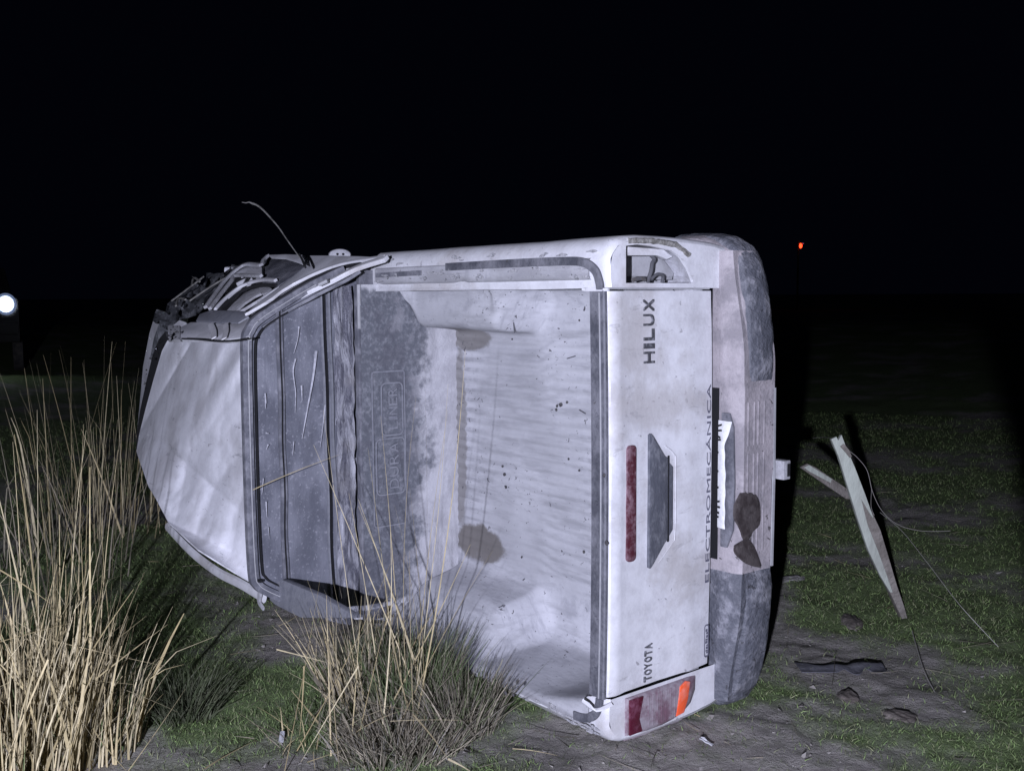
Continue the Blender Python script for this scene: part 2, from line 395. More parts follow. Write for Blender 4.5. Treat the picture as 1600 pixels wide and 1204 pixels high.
def ring_plate(outer, inner, y, name, mat, parent, depth=.02, auto=30):
    """plate at plane y with a hole; outer/inner: (x,z) lists; hole walls go forward by depth"""
    bm = bmesh.new()
    def loop(pts, yy): 
        vs = [bm.verts.new((x, yy, z)) for x, z in pts]; return vs, [bm.edges.new((vs[i], vs[(i+1) % len(vs)])) for i in range(len(vs))]
    vo, eo = loop(outer, y); vi, ei = loop(inner, y)
    bmesh.ops.triangle_fill(bm, edges=eo + ei, use_beauty=True)
    vi2 = [bm.verts.new((x, y + depth, z)) for x, z in inner]
    for i in range(len(vi)): bm.faces.new((vi[i], vi[(i+1) % len(vi)], vi2[(i+1) % len(vi)], vi2[i]))
    bmesh.ops.recalc_face_normals(bm, faces=bm.faces)
    me = bpy.data.meshes.new(name); bm.to_mesh(me); bm.free()
    return link(name, me, mat, parent, True, auto)
END = [(.705,1.288)] + [(x - .020 * (i > 1), z - .012 * (i < 5)) for i, (x, z) in enumerate(OUT[1:], 1)] + [(.705, .60)]
HOLE = [(.846,1.222),(.852,1.17),(.848,1.10),(.842,1.05),(.835,1.00),(.815,.955),(.775,.915),(.728,.885),(.722,.90),(.722,1.02),(.722,1.12),(.722,1.222)]
ring_plate(END, HOLE, 0.0, 'lamp_panel', PAINT, sideR, .012)
# socket lining of the missing lamp
mb = MB()
ins = lambda k: [(.785 + (x-.785)*k, 1.08 + (z-1.08)*k) for x, z in HOLE]
mb.grid([[(x, y, z) for y, k in ((.012,1.0),(.05,.985),(.13,.93))] for x, z in ([*HOLE, HOLE[0]])])
mb.build('lamp_socket', PAINT3, sideR)
mb = MB().add([(x, .13, z) for x, z in [(.785 + (x-.785)*.97, 1.08 + (z-1.08)*.97) for x, z in HOLE]], [tuple(range(len(HOLE)))])
mb.build('socket_back', INNER, sideR)
MB().box((.724,.012,1.205),(.845,.12,1.224)).build('socket_gap', BLACK, sideR)
MB().slab([(.835,.02,1.20),(.845,.02,1.19),(.84,.02,1.02),(.815,.02,.97),(.805,.02,1.00),(.818,.02,1.05),(.815,.02,1.19)], (0,-1,0), .03).build('socket_flange', PAINT, sideR, .003)
MB().slab([(.735,.06,1.03),(.80,.06,1.03),(.82,.07,.98),(.76,.07,.91),(.735,.06,.93)], (0,-1,0), .012).build('socket_fold', INNER, sideR, .004)
pts = smooth_poly([(.826,.03,1.085),(.806,.025,1.06),(.79,.02,1.075),(.765,.015,1.085),(.742,.02,1.09),(.726,.03,1.085)], 5)
MB().sweep(pts, .014, .014, (0,1,0), 8).build('lamp_cable', CABLE, sideR)
MB().sweep(smooth_poly([(.735,.015,1.085),(.752,.012,1.06),(.748,.012,1.03),(.724,.02,1.025)],5), .012,.012,(0,1,0),8).build('lamp_cable', CABLE, sideR)
MB().sweep(smooth_poly([(.732,.012,1.18),(.738,.012,1.14),(.733,.014,1.115)],4), .015,.010,(0,1,0),8).build('socket_tab', STEEL, sideR)
# mud caked rim along the top of the socket
mb = MB(); mb.sweep(smooth_poly([(.862,.004,1.21),(.866,.0,1.12),(.862,.0,1.04),(.855,.0,.98),(.838,-.002,.94),(.82,.0,.91)],6), .020,.016,(0,1,0),6)
me = mb.mesh(); rough_up(me, .004, 60); link('caked_mud', me, dusty('pale_caked_mud', (.36,.35,.33),(.20,.19,.17),.4,.6,40,.9,0,bmp=1.), sideR)
# left end with its lamp
LEND = [(-x, z) for x, z in END]; LH = [(-x, z) for x, z in [(.852,1.218),(.860,1.12),(.860,1.04),(.854,.985),(.842,.93),(.815,.885),(.77,.862),(.722,.86),(.718,.90),(.718,1.02),(.718,1.12),(.718,1.218)]]
ring_plate(LEND, LH, 0.0, 'lamp_panel', PAINT, sideL, .012)
lamp = MB(); n = len(LH); cx, cz = -.785, 1.05
P = []
for k, yy in ((1.03,.006),(1.0,-.004),(.96,-.011),(.8,-.016),(.4,-.018),(.02,-.018)):
    P.append([(cx+(x-cx)*k, yy, cz+(z-cz)*k) for x, z in LH + [LH[0]]])
lampo = lamp.grid(P).build('tail_lamp', REDL, truck, auto=50)
am = [(-.735,-.021,.957),(-.722,-.021,.925),(-.728,-.021,.905),(-.79,-.020,.915),(-.838,-.019,.935),(-.842,-.019,.975),(-.80,-.021,.968)]
MB().slab(am, (0,-1,0), .008).build('turn_signal', AMBER, lampo, .002)
MB().slab([(-.722,-.0195,1.212),(-.722,-.0195,1.145),(-.76,-.0195,1.155),(-.80,-.0195,1.165),(-.848,-.0195,1.150),(-.850,-.018,1.212)], (0,-1,0), .010).build('stop_lens', dusty('deep_red_lens',(.085,.008,.022),(.20,.07,.11),.48,.68,22,.25,0,bmp=.1), lampo, .003)
for q in range(7):
    z = .985 + q*.0225
    MB().sweep([(-.728,-.0195,z),(-.785,-.0205,z+.002),(-.842,-.0185,z)], .002,.002,(0,0,1)).build('lens_rib', REDL, lampo)
# wrap of the lamp down the left side
MB().slab([(-.889,.02,1.2),(-.889,.17,1.18),(-.889,.14,.95),(-.889,.02,.90)], (-1,0,0), .02).build('lamp_side', REDL, lampo, .004)

# tailgate
tg = MB(); P = []
PRF = [(.066,1.292),(.066,1.306),(.040,1.309),(.012,1.306),(.001,1.297),(-.006,1.275),(-.005,1.25),(.001,1.22),(.002,1.05),(.001,.94),(-.002,.90),(.001,.87),(.003,.81),(.006,.782),(.014,.774),(.060,.774)]
xs = np.linspace(-.695, .695, 48)
for x in xs:
    bow = -.010 * (1 - (x/.695)**2)
    r = []
    for y, z in PRF:
        e = .004 * noise.noise(Vector((x*3, z*4, 2))) + .0016 * noise.noise(Vector((x*11, z*11, 5)))
        r.append((x, y + bow + (e if y < .01 else 0), z))
    P.append(r)
tg.grid(P); k = len(PRF)
tg.f.append(tuple(range(k))); tg.f.append(tuple(range((len(xs)-1)*k, len(xs)*k))[::-1])
tail = tg.build('tailgate', PAINT, truck, auto=32)
# top cap of the tailgate, dark dusty strip with a worn pale edge
cap = MB(); cap.grid([[(x, y - .010*(1-(x/.7)**2), z) for y, z in ((.076,1.300),(.076,1.318),(.010,1.320),(.0045,1.316),(.0045,1.306))] for x in np.linspace(-.70,.70,30)])
cap.build('tailgate_cap', DARKPL, tail)
MB().sweep([(x, .026 - .010*(1-(x/.7)**2), 1.3215) for x in np.linspace(-.7,.69,30)], .003, .004).build('worn_edge', INNER, tail)
MB().sweep([(.700,-.010,1.312),(.700,.078,1.325),(.703,.10,1.326)], .010, .010).build('cap_lip', PAINT, tail)
MB().sweep(smooth_poly([(-.715,-.008,1.29),(-.735,.02,1.335),(-.722,.06,1.345),(-.715,.075,1.35)],4), .012, .020,(0,1,0),6).build('cap_lip', PAINT, tail)
MB().slab([(.702,-.004,1.30),(.708,-.004,1.30),(.706,-.002,.80),(.700,-.002,.80)],(0,-1,0),.02).build('side_lip', INNER, tail)
for x in (.62,.28,-.02,-.42,-.60):
    MB().sweep([(x,.045-.01*(1-(x/.7)**2),1.3195),(x,.045-.01*(1-(x/.7)**2),1.3255)], .014,.014,(1,0,0),8).build('screw', DARKPL, tail)
# latch handle, brake strip
def tgy(x): return -.010 * (1 - (x/.695)**2)
hd = [(.205,1.114),(.195,1.103),(.120,1.045),(.110,1.028),(-.180,1.028),(-.195,1.045),(-.262,1.103),(-.272,1.114),(-.268,1.122),(.20,1.122)]
hdl = MB().slab([(x, -.0185, z) for x, z in hd], (0,-1,0), .012).build('tailgate_handle', HANDLE, tail, .003)
MB().slab([(x, -.0145, z) for x, z in [(.095,1.020),(.075,.998),(-.150,.998),(-.175,1.020)]], (0,-1,0), .008).build('handle_rim', HANDLE, hdl, .002)
MB().sweep([(.118,-.0150,1.024),(-.190,-.0150,1.024)], .004, .006,(0,0,1)).build('handle_gap', BLACK, hdl)
MB().sweep(smooth_poly([(.155,-.013,1.04),(.12,-.013,.992),(.08,-.013,.984),(-.16,-.013,.984),(-.20,-.013,1.0),(-.26,-.013,1.07)],4), .004,.003,(0,1,0),6).build('handle_lip', PAINT, hdl)
def rrect(x0, x1, z0, z1, r, n=5):
    out = []
    for cx, cz, a0 in ((x1-r,z1-r,0),(x0+r,z1-r,90),(x0+r,z0+r,180),(x1-r,z0+r,270)):
        for i in range(n+1):
            a = math.radians(a0+90*i/n); out.append((cx+r*math.cos(a), cz+r*math.sin(a)))
    return out
MB().slab([(x, -.0165, z) for x, z in rrect(-.232,.172,1.184,1.228,.016)], (0,-1,0), .010).build('brake_light', REDL2, tail, .003)
# lettering
def text_mesh(s, w, h, ext, sx=1., bold=0):
    cu = bpy.data.curves.new('t', 'FONT'); cu.body = s; cu.extrude = ext; cu.offset = bold; cu.resolution_u = 3
    o = bpy.data.objects.new('t', cu); COL.objects.link(o)
    dg = bpy.context.evaluated_depsgraph_get(); dg.update()
    me = bpy.data.meshes.new_from_object(o.evaluated_get(dg)); bpy.data.objects.remove(o)
    c = np.array([v.co[:] for v in me.vertices]); lo, hi = c.min(0), c.max(0)
    for v in me.vertices:
        v.co.x = (v.co.x - lo[0]) / (hi[0]-lo[0]) * w; v.co.y = (v.co.y - lo[1]) / (hi[1]-lo[1]) * h
    me.materials.clear(); return me
def place_text(me, x0, y, z0, name, mat, parent, italic=0):
    for v in me.vertices:
        a, b, c = v.co; v.co = (x0 + a + italic*b, y(x0+a) - c if callable(y) else y - c, z0 + b)
    return link(name, me, mat, parent, False)
def word(s, x0, x1, z0, z1, y, ext, mat, parent, bold=0):
    n = len(s); wts = [.45 if c == 'I' else 1 for c in s]; tot = sum(wts) + .22*(n-1); u = (x1-x0)/tot; x = x0
    for c, wt in zip(s, wts):
        me = text_mesh(c, u*wt*.98, z1-z0, ext, bold=bold); place_text(me, x, y, z0, 'letter', mat, parent); x += u*(wt+.22)
word('HILUX', .448, .668, 1.100, 1.148, lambda x: -.0095+tgy(x)*.9, .003, LETTER, tail, .01)
word('TOYOTA', -.682, -.545, 1.092, 1.128, lambda x: -.002+tgy(x), .003, LETTER, tail, .01)
me = text_mesh('ELECTROMECÁNICA', .735, .026, .0004)
place_text(me, -.378, lambda x: -.0035+tgy(x), .798, 'sticker_lettering', STICK, tail)
bx = rrect(-.665,-.540,.786,.812,.010); inb = rrect(-.660,-.545,.790,.808,.007)
ring_plate(bx, inb, -.0045, 'badge_outline', STICK, tail, .002)
rr = random.Random(4); mb = MB(); x = -.650
while x < -.555:
    w = rr.uniform(.004,.010); z = rr.uniform(.793,.797); mb.box((x,-.0055,z),(x+w,-.0045,z+rr.uniform(.006,.011))); x += w + rr.uniform(.002,.005)
mb.build('badge_marks', STICK, tail)

# bed liner: one skin from lip to lip with ribs and wheel housings
def profA():
    p = [(x, .865 + .0042 * (math.sin(2*math.pi*x/.047)) ) for x in np.linspace(0,.52,96)]
    p += [(.56,.865),(.60,.865),(.645,.866),(.675,.872),(.700,.888),(.716,.915),(.722,.95),(.724,1.02),(.726,1.10),(.728,1.18),(.730,1.25),(.731,1.29),(.735,1.312),(.745,1.319),(.765,1.320),(.785,1.320),(.800,1.318),(.806,1.312),(.807,1.303)]
    return p
def profB():
    p = [(x*.93, .865 + .0042 * (math.sin(2*math.pi*x*.93/.047))) for x in np.linspace(0,.52,96)]
    p += [(.495,.866),(.510,.872),(.522,.888),(.528,.91),(.532,.95),(.535,1.0),(.540,1.06),(.548,1.09),(.566,1.108),(.62,1.114),(.70,1.122),(.724,1.15),(.730,1.26),(.731,1.29),(.735,1.312),(.745,1.319),(.765,1.320),(.785,1.320),(.800,1.318)]
    p = p[:len(profA())]; return p + [(.806,1.310)] * (len(profA()) - len(p))
PA, PB = profA(), profB(); PB[-2:] = [(.806,1.312),(.807,1.303)]; PB[-3] = (.800,1.318)
def ss(a, b, x): x = min(1, max(0, (x-a)/(b-a))); return x*x*(3-2*x)
ys = list(np.linspace(.078, 1.495, 110)); P = []
for y in ys:
    w = ss(.76,.90,y) * (1 - ss(1.44,1.52,y)*.6)
    half = []
    for i, (a, b) in enumerate(zip(PA, PB)):
        x = a[0]*(1-w)+b[0]*w; z = a[1]*(1-w)+b[1]*w
        wl = w*.6; xl = a[0]*(1-wl)+b[0]*wl; zl = a[1]*(1-wl)+b[1]*wl       # the lower housing lies under caked mud
        z -= .016*(y/1.5)**2 * ss(1.2,1.3,z); zl -= .016*(y/1.5)**2 * ss(1.2,1.3,zl)
        half.append((x, z, xl, zl))
    row = [(-h[2], h[3]) for h in half[::-1]] + [(h[0], h[1]) for h in half[1:]]
    out = []
    for x, z in row:
        nv = noise.noise(Vector((x*3, y*3, z*3))); nx = noise.noise(Vector((x*7+5, y*7, z*7)))
        dmp = ss(1.32, 1.2, z)
        if x < -.6: x = -min(.600 + (-x-.600)*(1+.50*ss(.05,.42,y)), .806 + .012*ss(.60,.80,-x))   # lower wall pushed outward by the roll
        out.append((x + (.010*nv+.005*nx)*dmp*(1 if abs(x) > .5 else 0)*-1*np.sign(x), y, z + (.006*nv + .003*nx)*dmp))
    # rounded rear corner of the lip
    P.append(out)
liner = MB().grid(P).build('bed_liner', LINER, truck, auto=60)
# front wall of the liner
bh = MB(); xs2 = np.linspace(-.735,.735,60); zs = np.linspace(.86,1.385,26)
bh.grid([[(x, 1.492 + .012*(z-.86) + .003*noise.noise(Vector((x*8,z*8,1))) - (.012 if (.40 < abs(x) < .66 and z > 1.0) else 0), z) for z in zs] for x in xs2])
bulk = bh.build('bulkhead_liner', BULK, liner, auto=60)
MB().box((-.735,1.497,1.378),(.735,1.53,1.392)).build('bulkhead_lip', SEAL, bulk, .003)
MB().box((.54,1.490,1.380),(.735,1.499,1.394)).build('worn_edge', INNER, bulk, .002)
def outline(x0,x1,z0,z1,r,y,name,w=.006,opens=False):
    c = rrect(x0,x1,z0,z1,r); c = c + [c[0]]
    return MB().sweep([(x,y,z) for x,z in c], w, .006, (0,1,0)).build(name, SEAL2, bulk)
SEAL2 = dusty('worn_raised_plastic', (.26,.265,.295), (.18,.185,.215), .45,.65, 20,.5,0,bmp=.2)
outline(-.36,.345,1.160,1.330,.012,1.491,'raised_frame')
outline(.055,.292,1.172,1.283,.022,1.490,'raised_frame')
outline(-.215,.040,1.165,1.315,.022,1.490,'raised_frame')
word('DURA', -.190,.020,1.198,1.246, 1.4905,.003, SEAL2, bulk, -.005)
word('LINER', .082,.268,1.200,1.246, 1.4905,.003, SEAL2, bulk, -.005)
for sg in (1, -1):
    pts = smooth_poly([(sg*.792,1.42,1.305),(sg*.797,1.0,1.316),(sg*.800,.5,1.321),(sg*.799,.20,1.323),(sg*.792,.10,1.324),(sg*.765,.045,1.323),(sg*.725,.026,1.321),(sg*.700,.024,1.319)], 6)
    pts = [p for p in pts if p.y < (1.0 if sg == 1 else .16)]
    MB().sweep(pts, .030, .010).build('rail_strip', DARKPL, truck, .002)
MB().sweep([(.775,1.46,1.318),(.778,1.1,1.321)], .020,.006).build('rail_scrape', SEAL, truck)
# lumps of dried mud stuck in the bed
for (px, py, r) in [(876,632,.011),(886,628,.008),(869,640,.009),(788,741,.010),(785,728,.007),(944,742,.008),(870,634,.008),(948,848,.011),(912,862,.008),(790,1082,.010),(802,1085,.008),(815,870,.007),(905,735,.006),(888,717,.006),(905,500,.006),(800,530,.006)]:
    ax_z = .878 if py < 900 else None
    p = U(px, py, 2, .874 if px < 925 else 1.322) if py < 880 else U(px, py, 0, -.71)
    me = bpy.data.meshes.new('mud'); bm = bmesh.new(); bmesh.ops.create_icosphere(bm, subdivisions=2, radius=r*.8)
    for v in bm.verts: v.co.z *= .45; v.co *= 1 + .5*noise.noise(v.co*120 + Vector((px,py,0))); v.co += Vector(p)
    bm.to_mesh(me); bm.free(); link('mud_lump', me, dusty_mud if 'dusty_mud' in globals() else globals().setdefault('dusty_mud', dusty('dark_mud', (.06,.056,.06),(.10,.095,.095),.4,.6,30,.95,0,bmp=.8)), liner)

# straw bits stuck to the mud of the bed
for a, b in (((793,440),(788,470)),((796,440),(804,520)),((786,446),(778,476)),((905,640),(915,646)),((886,560),(899,556))):
    ax_ = (0, .722) if a[1] < 500 else (2, .872)
    MB().sweep([U(*a, 2, 1.02 if a[1] < 500 else .874), U(*b, 2, 1.02 if a[1] < 500 else .874)], .004,.003,(0,0,1)).build('straw_bit', CABLE, liner)
gm = dusty('rail_grit', (.34,.34,.36), (.46,.455,.47), .4,.6,50,.9,0,bmp=.8)
g2 = random.Random(9)
for sg in (1,-1):
    for k in range(46):
        y = g2.uniform(.04,1.45); x = (g2.uniform(.80,.845) if sg < 0 else 0) or g2.choice((g2.uniform(.745,.79), g2.uniform(.745,.79), g2.uniform(.82,.845))); l = g2.uniform(.006,.035); w = g2.uniform(.002,.007); z = 1.3225 if (x < .8 or sg < 0 and x < .82) else 1.3065
        MBg = MB().slab([(sg*x+w*math.cos(q)*(1+.4*math.sin(3*q+k)), y+l*math.sin(q)*(1+.3*math.cos(2*q+k)), z-.016*(y/1.5)**2*(x > .8)) for q in [2*math.pi*j/9 for j in range(9)]], (0,0,1), .003)
        if k == 0: acc = MB()
        acc.add(MBg.v, MBg.f)
    tag(acc.build('rail_grit', gm, sideR if sg > 0 else sideL), kind='stuff')
# front rail of the bed and underside
MB().box((-.80,1.535,1.24),(.80,1.562,1.36)).build('bed_front_rail', DARKPL, truck, .004)
MB().box((-.74,.03,.80),(.74,1.56,.855)).build('bed_floor', PAINT3, truck, .004)

# rear bumper
def bprof(x):
    a = abs(x); cap_ = ss(.335,.375,a)
    tp = ss(.42,.88,a); Y = -.100 + .060*tp
    zt = .745; zb = .53 + .05*tp
    if x < 0: zb += .01
    ydeep = -.085
    pr = [(.03,zt),(Y*.25,zt+.003),(Y*.75, zt-.004*cap_),(Y - .006*cap_, zt-.018),(Y - .004*cap_, zt-.05),(Y*(1)-.006*cap_, zt-.07-.02*cap_),(Y-.012*cap_, (zt+zb)/2-.02),(Y-.006, zb+.02),(Y*.8, zb),(.03, zb)]
    return pr, cap_
mb = MB(); P = []
for x in np.concatenate([np.linspace(-.84,-.42,16), np.linspace(-.40,-.30,10), np.linspace(-.28,.30,14), np.linspace(.32,.42,10), np.linspace(.44,.84,16)]):
    pr, c = bprof(x); P.append([(x, y + (0 if c else .0), z - .012*(1-c)*(0 < i < 6)) for i, (y, z) in enumerate(pr)])
bm_ = mb.grid(P); o = bm_.build('rear_bumper', BUMP, truck, auto=40); bumper = o
o.data.materials.append(SCUFF)
for p in o.data.polygons:
    if p.center.x < -.35: p.material_index = 1
# end caps: scuffed plastic that wraps round the corners
for sg in (1,-1):
    P = []
    st = [(.365,-.100,.0),(.42,-.108,.1),(.52,-.106,.2),(.62,-.099,.35),(.72,-.085,.55),(.80,-.064,.75),(.855,-.03,.9),(.885,.02,1.),(.900,.10,1.),(.905,.20,1.),(.903,.27,1.)]
    for x, y, k in st:
        zt = .700 - .0*k; zb = .54 + .03*k
        if x > .87: d = (1, 0)
        row = []
        nx = ss(.80,.89,x); 
        for f, z in ((-.035,zt+.010),(0,zt-.004),(.010,zt-.04),(.012,.62),(.006,zb+.03),(-.012,zb),(-.05,zb-.004)):
            row.append((sg*(x + f*nx), y - f*(1-nx), z - (.01 if sg < 0 and z < .6 else 0)))
        P.append(row)
    # subdivide for surface roughness
    mb = MB().grid(P); me = mb.mesh(); bm = bmesh.new(); bm.from_mesh(me); bmesh.ops.subdivide_edges(bm, edges=bm.edges, cuts=4, use_grid_fill=True)
    bmesh.ops.smooth_vert(bm, verts=bm.verts, factor=.5, use_axis_x=True, use_axis_y=True, use_axis_z=True)
    for v in bm.verts: v.co += noise.noise_vector(v.co*22)*.0035 + noise.noise_vector(v.co*60)*.0015
    bm.to_mesh(me); bm.free(); c = link('bumper_end_cap', me, SCUFF, bumper, True, 50)
    P = []
    for x, y, z in [(.38,-.03,.752),(.5,-.03,.752),(.62,-.02,.75),(.74,.0,.745),(.82,.02,.74),(.87,.06,.735),(.89,.12,.73),(.893,.22,.725)]:
        P.append([(sg*(x-.02*(x>.8)), y+.03, z-.006),(sg*x, y, z),(sg*(x+.012*(x>.8)), y-.055*(x<.86), z-.03),(sg*(x+.014*(x>.8)), y-.07*(x<.86), z-.055)])
    MB().grid(P).build('bumper_top_panel', BUMP if sg > 0 else SCUFF, bumper, auto=60)
# step tread ribs, recess, plate
for i, z in enumerate((.575,.598,.632,.655,.690)):
    for (a, b) in ((-.27,-.10),(-.07,.10),(.13,.29)):
        MB().box((a,-.1035,z),(b,-.098,z+.008)).build('tread_rib', BUMP, bumper, .0015)
MB().sweep([(.335,-.103,.548),(.0,-.104,.545),(-.34,-.103,.548)], .012,.006,(0,1,0)).build('bumper_lip', INNER, bumper)
MB().box((-.30,-.010,.750),(.34,.02,.7535)).build('plate_recess', BLACK, bumper)
rc = [(.25,-.055,.7475),(.20,-.074,.7475),(.0,-.082,.7475),(-.18,-.078,.7475),(-.25,-.05,.7475),(-.25,-.02,.7475),(.25,-.02,.7475)]
MB().slab(rc, (0,0,1), .010).build('recess_rim', DARKPL, bumper, .002)
P = []
for i, x in enumerate(np.linspace(.222,-.178,40)):
    w = .066 - .030*ss(0,10,i) + .006*ss(24,39,i); b = .0016*math.sin(i*.9) + .003*math.sin(i*.21)
    P.append([(x, -.008, .752), (x, -.012-w*.4, .758+.002*math.sin(i*.8)), (x, -.012-w*.8+b*.6, .761), (x, -.012-w+b, .759)])
plate = MB().grid(P).build('number_plate', PLATE, bumper)
so = plate.modifiers.new('thickness', 'SOLIDIFY'); so.thickness = .002
for i, (x, l, k) in enumerate(((.196,.022,.008),(.180,.022,.003),(.160,.016,-.004),(.146,.018,.002),(.10,.008,0),(.03,.008,0),(-.03,.010,0),(-.085,.016,.004),(-.103,.018,.0),(-.122,.014,-.003),(-.140,.012,0))):
    MB().slab([(x,-.010,.7635),(x+.007,-.010,.7635),(x+.007+k,-.012-l,.7650),(x+k,-.012-l,.7650)], (0,0,1), .003).build('plate_character', BLACK, plate)
# wet mud blob
def blob_poly(pts, seed):
    mb = MB(); n = len(pts); c = Vector((sum(p[0] for p in pts)/n, 0, sum(p[1] for p in pts)/n)); P = []
    for k, yy in ((1.,-.1015),(.93,-.106),(.6,-.108),(.02,-.107)):
        P.append([(c.x+(x-c.x)*k, yy + .0015*noise.noise(Vector((x*50,z*50,seed))), c.z+(z-c.z)*k) for x, z in [*pts, pts[0]]])
    return mb.grid(P)
wet = dusty('wet_brown_mud', (.055,.045,.045),(.085,.072,.07),.4,.6,25,.35,0,bmp=.5)
bp = lambda L: [(U(px,py,1,-.1)[0], U(px,py,1,-.1)[2]) for px, py in L]
blob_poly(smooth_poly([(*p, 0) for p in bp([(1155,770),(1172,769),(1184,776),(1188,798),(1186,820),(1176,830),(1170,842),(1160,842),(1154,825),(1145,808),(1146,788),(1155,770)])],3) and [(v.x,v.y) for v in smooth_poly([(*p,0) for p in bp([(1155,770),(1172,769),(1184,776),(1188,798),(1186,820),(1176,830),(1170,842),(1160,842),(1154,825),(1145,808),(1146,788)])],3)], 1).build('mud_smear', wet, bumper)
blob_poly([(v.x,v.y) for v in smooth_poly([(*p,0) for p in bp([(1160,843),(1170,842),(1180,858),(1188,880),(1186,886),(1165,880),(1147,864),(1146,852)])],3)], 2).build('mud_smear', wet, bumper)
# tow hitch
MB().box((-.012,-.135,.485),(.060,-.03,.525)).build('tow_hitch', PAINT3, truck, .004)
MB().box((.0,-.1375,.49),(.048,-.134,.505)).build('hitch_opening', BLACK, truck)

# ---------------------------------------------------------------- cab
def by(z): return 1.60 + (z - 1.2) * .10
def back(px, py, off=0):   # point on the cab back
    return UP(px, py, (0, 1, -.10), 1.60 - .12 + off)
bk = [(.545,1.84),(.60,1.80),(.80,1.42),(.84,1.2),(-.84,1.2),(-.80,1.42),(-.62,1.80),(-.56,1.84)]
cab = MB().slab([(x, by(z), z) for x, z in bk], (0,-1,0), .02).build('cab_back_panel', PAINT2, truck, .006)
gl = [(.50,1.785),(.545,1.755),(.645,1.56),(.66,1.49),(-.66,1.49),(-.65,1.56),(-.56,1.76),(-.52,1.785)]
ogl = [(-.555,1.852),(.505,1.852),(.565,1.835),(.625,1.755),(.74,1.56),(.80,1.44),(.80,1.38),(-.80,1.38),(-.80,1.44),(-.74,1.58),(-.63,1.78),(-.585,1.835)]
gb = MB(); GX = np.linspace(-1,1,50); GZ = np.linspace(1.30,1.842,36)
P = []
for s in GX:
    r = []
    for z in GZ:
        hw = np.interp(z, [1.30,1.44,1.78,1.842],[.79,.79,.60,.545]); x = s*hw
        r.append((x, by(z) - .012 - .004*noise.noise(Vector((x*2.5,z*14,4))) - .002*noise.noise(Vector((x*9,z*30,1))), z))
    P.append(r)
rw = gb.grid(P).build('rear_window', GLASS, truck, auto=80)
fr = [(.80,1.40),(.735,1.545),(.66,1.68),(.59,1.795),(.545,1.835),(.48,1.852),(.2,1.856),(-.2,1.856),(-.5,1.850),(-.56,1.835),(-.60,1.79),(-.67,1.67),(-.75,1.53),(-.80,1.40)]
fs_ = smooth_poly([(x, by(z)-.020, z) for x, z in fr], 6)
MB().sweep(fs_, .040, .030, (0,1,0)).build('window_seal', SEAL, rw, .008)
fs2 = smooth_poly([(x*.955, by(z)-.030, z-.035) for x, z in fr[1:-1]], 6)
MB().sweep(fs2, .006, .012, (0,1,0)).build('seal_groove', BLACK, rw)
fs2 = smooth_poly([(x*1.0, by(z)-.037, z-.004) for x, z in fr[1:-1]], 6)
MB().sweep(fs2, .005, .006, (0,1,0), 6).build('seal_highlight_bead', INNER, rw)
def zline(z, w, th, mat, name, x0=.74, x1=-.76, off=.02, tilt=0):
    return MB().sweep([(x0+(x1-x0)*i/20, by(z)-off-.002*math.sin(i*1.1), z+tilt*i/20+.002*math.sin(i*.9)) for i in range(21)], w, th, (0,1,0)).build(name, mat, rw)
zline(1.712,.012,.012,SEAL,'window_bar',.63,-.63); zline(1.702,.007,.012,BLACK,'window_bar',.63,-.63); zline(1.695,.010,.01,SEAL,'window_bar',.63,-.63)
zline(1.500,.005,.014,BLACK,'seal_groove',.73,-.76,.022,-.02); zline(1.512,.008,.010,SEAL2,'window_bar',.72,-.76,.022,-.02)
zline(1.475,.010,.014,SEAL2,'window_bar',.74,-.76,.018,-.02)
# wrinkled plastic film caught between cab and bed
P = []
for i, x in enumerate(np.linspace(.73,-.78,120)):
    r = []
    for j, z in enumerate(np.linspace(1.465,1.385,12)):
        n = noise.noise(Vector((x*5, z*22, 3))) + .5*noise.noise(Vector((x*16, z*60, 8)))
        r.append((x, by(z)-.045+.016*n - .02*(j/11), z+.004*n))
    P.append(r)
MB().grid(P).build('plastic_film', FILM, rw, auto=80)
gli = dusty('bright_glints', (.62,.62,.68),(.42,.42,.46),.4,.6,30,.2,0,bmp=.3)
def glint(pl, w, name='painted_glint', mat=None, off=-.03):  # pale strips paint the glints on the window and film
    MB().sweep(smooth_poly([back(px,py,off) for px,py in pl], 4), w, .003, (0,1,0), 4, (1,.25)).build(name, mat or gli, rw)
glint([(494,548),(489,590),(480,640),(472,685)], .012); glint([(462,560),(458,580),(462,615),(461,645)], .007)
glint([(467,510),(465,530),(459,552)], .006); glint([(508,632),(504,670),(500,700)], .004)
glint([(545,568),(541,580)], .010); glint([(538,520),(540,532)], .010); glint([(415,676),(420,677)], .008)
glint([(556,715),(557,750)],.006); glint([(419,694),(416,702)],.006); glint([(554,828),(551,834)],.008)
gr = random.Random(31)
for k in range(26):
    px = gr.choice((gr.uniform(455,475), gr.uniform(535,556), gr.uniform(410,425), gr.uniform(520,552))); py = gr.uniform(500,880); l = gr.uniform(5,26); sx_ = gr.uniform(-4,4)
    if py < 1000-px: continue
    glint([(px,py),(px+sx_*.5,py+l*.5),(px+sx_,py+l)], gr.uniform(.003,.008), 'film_glint')
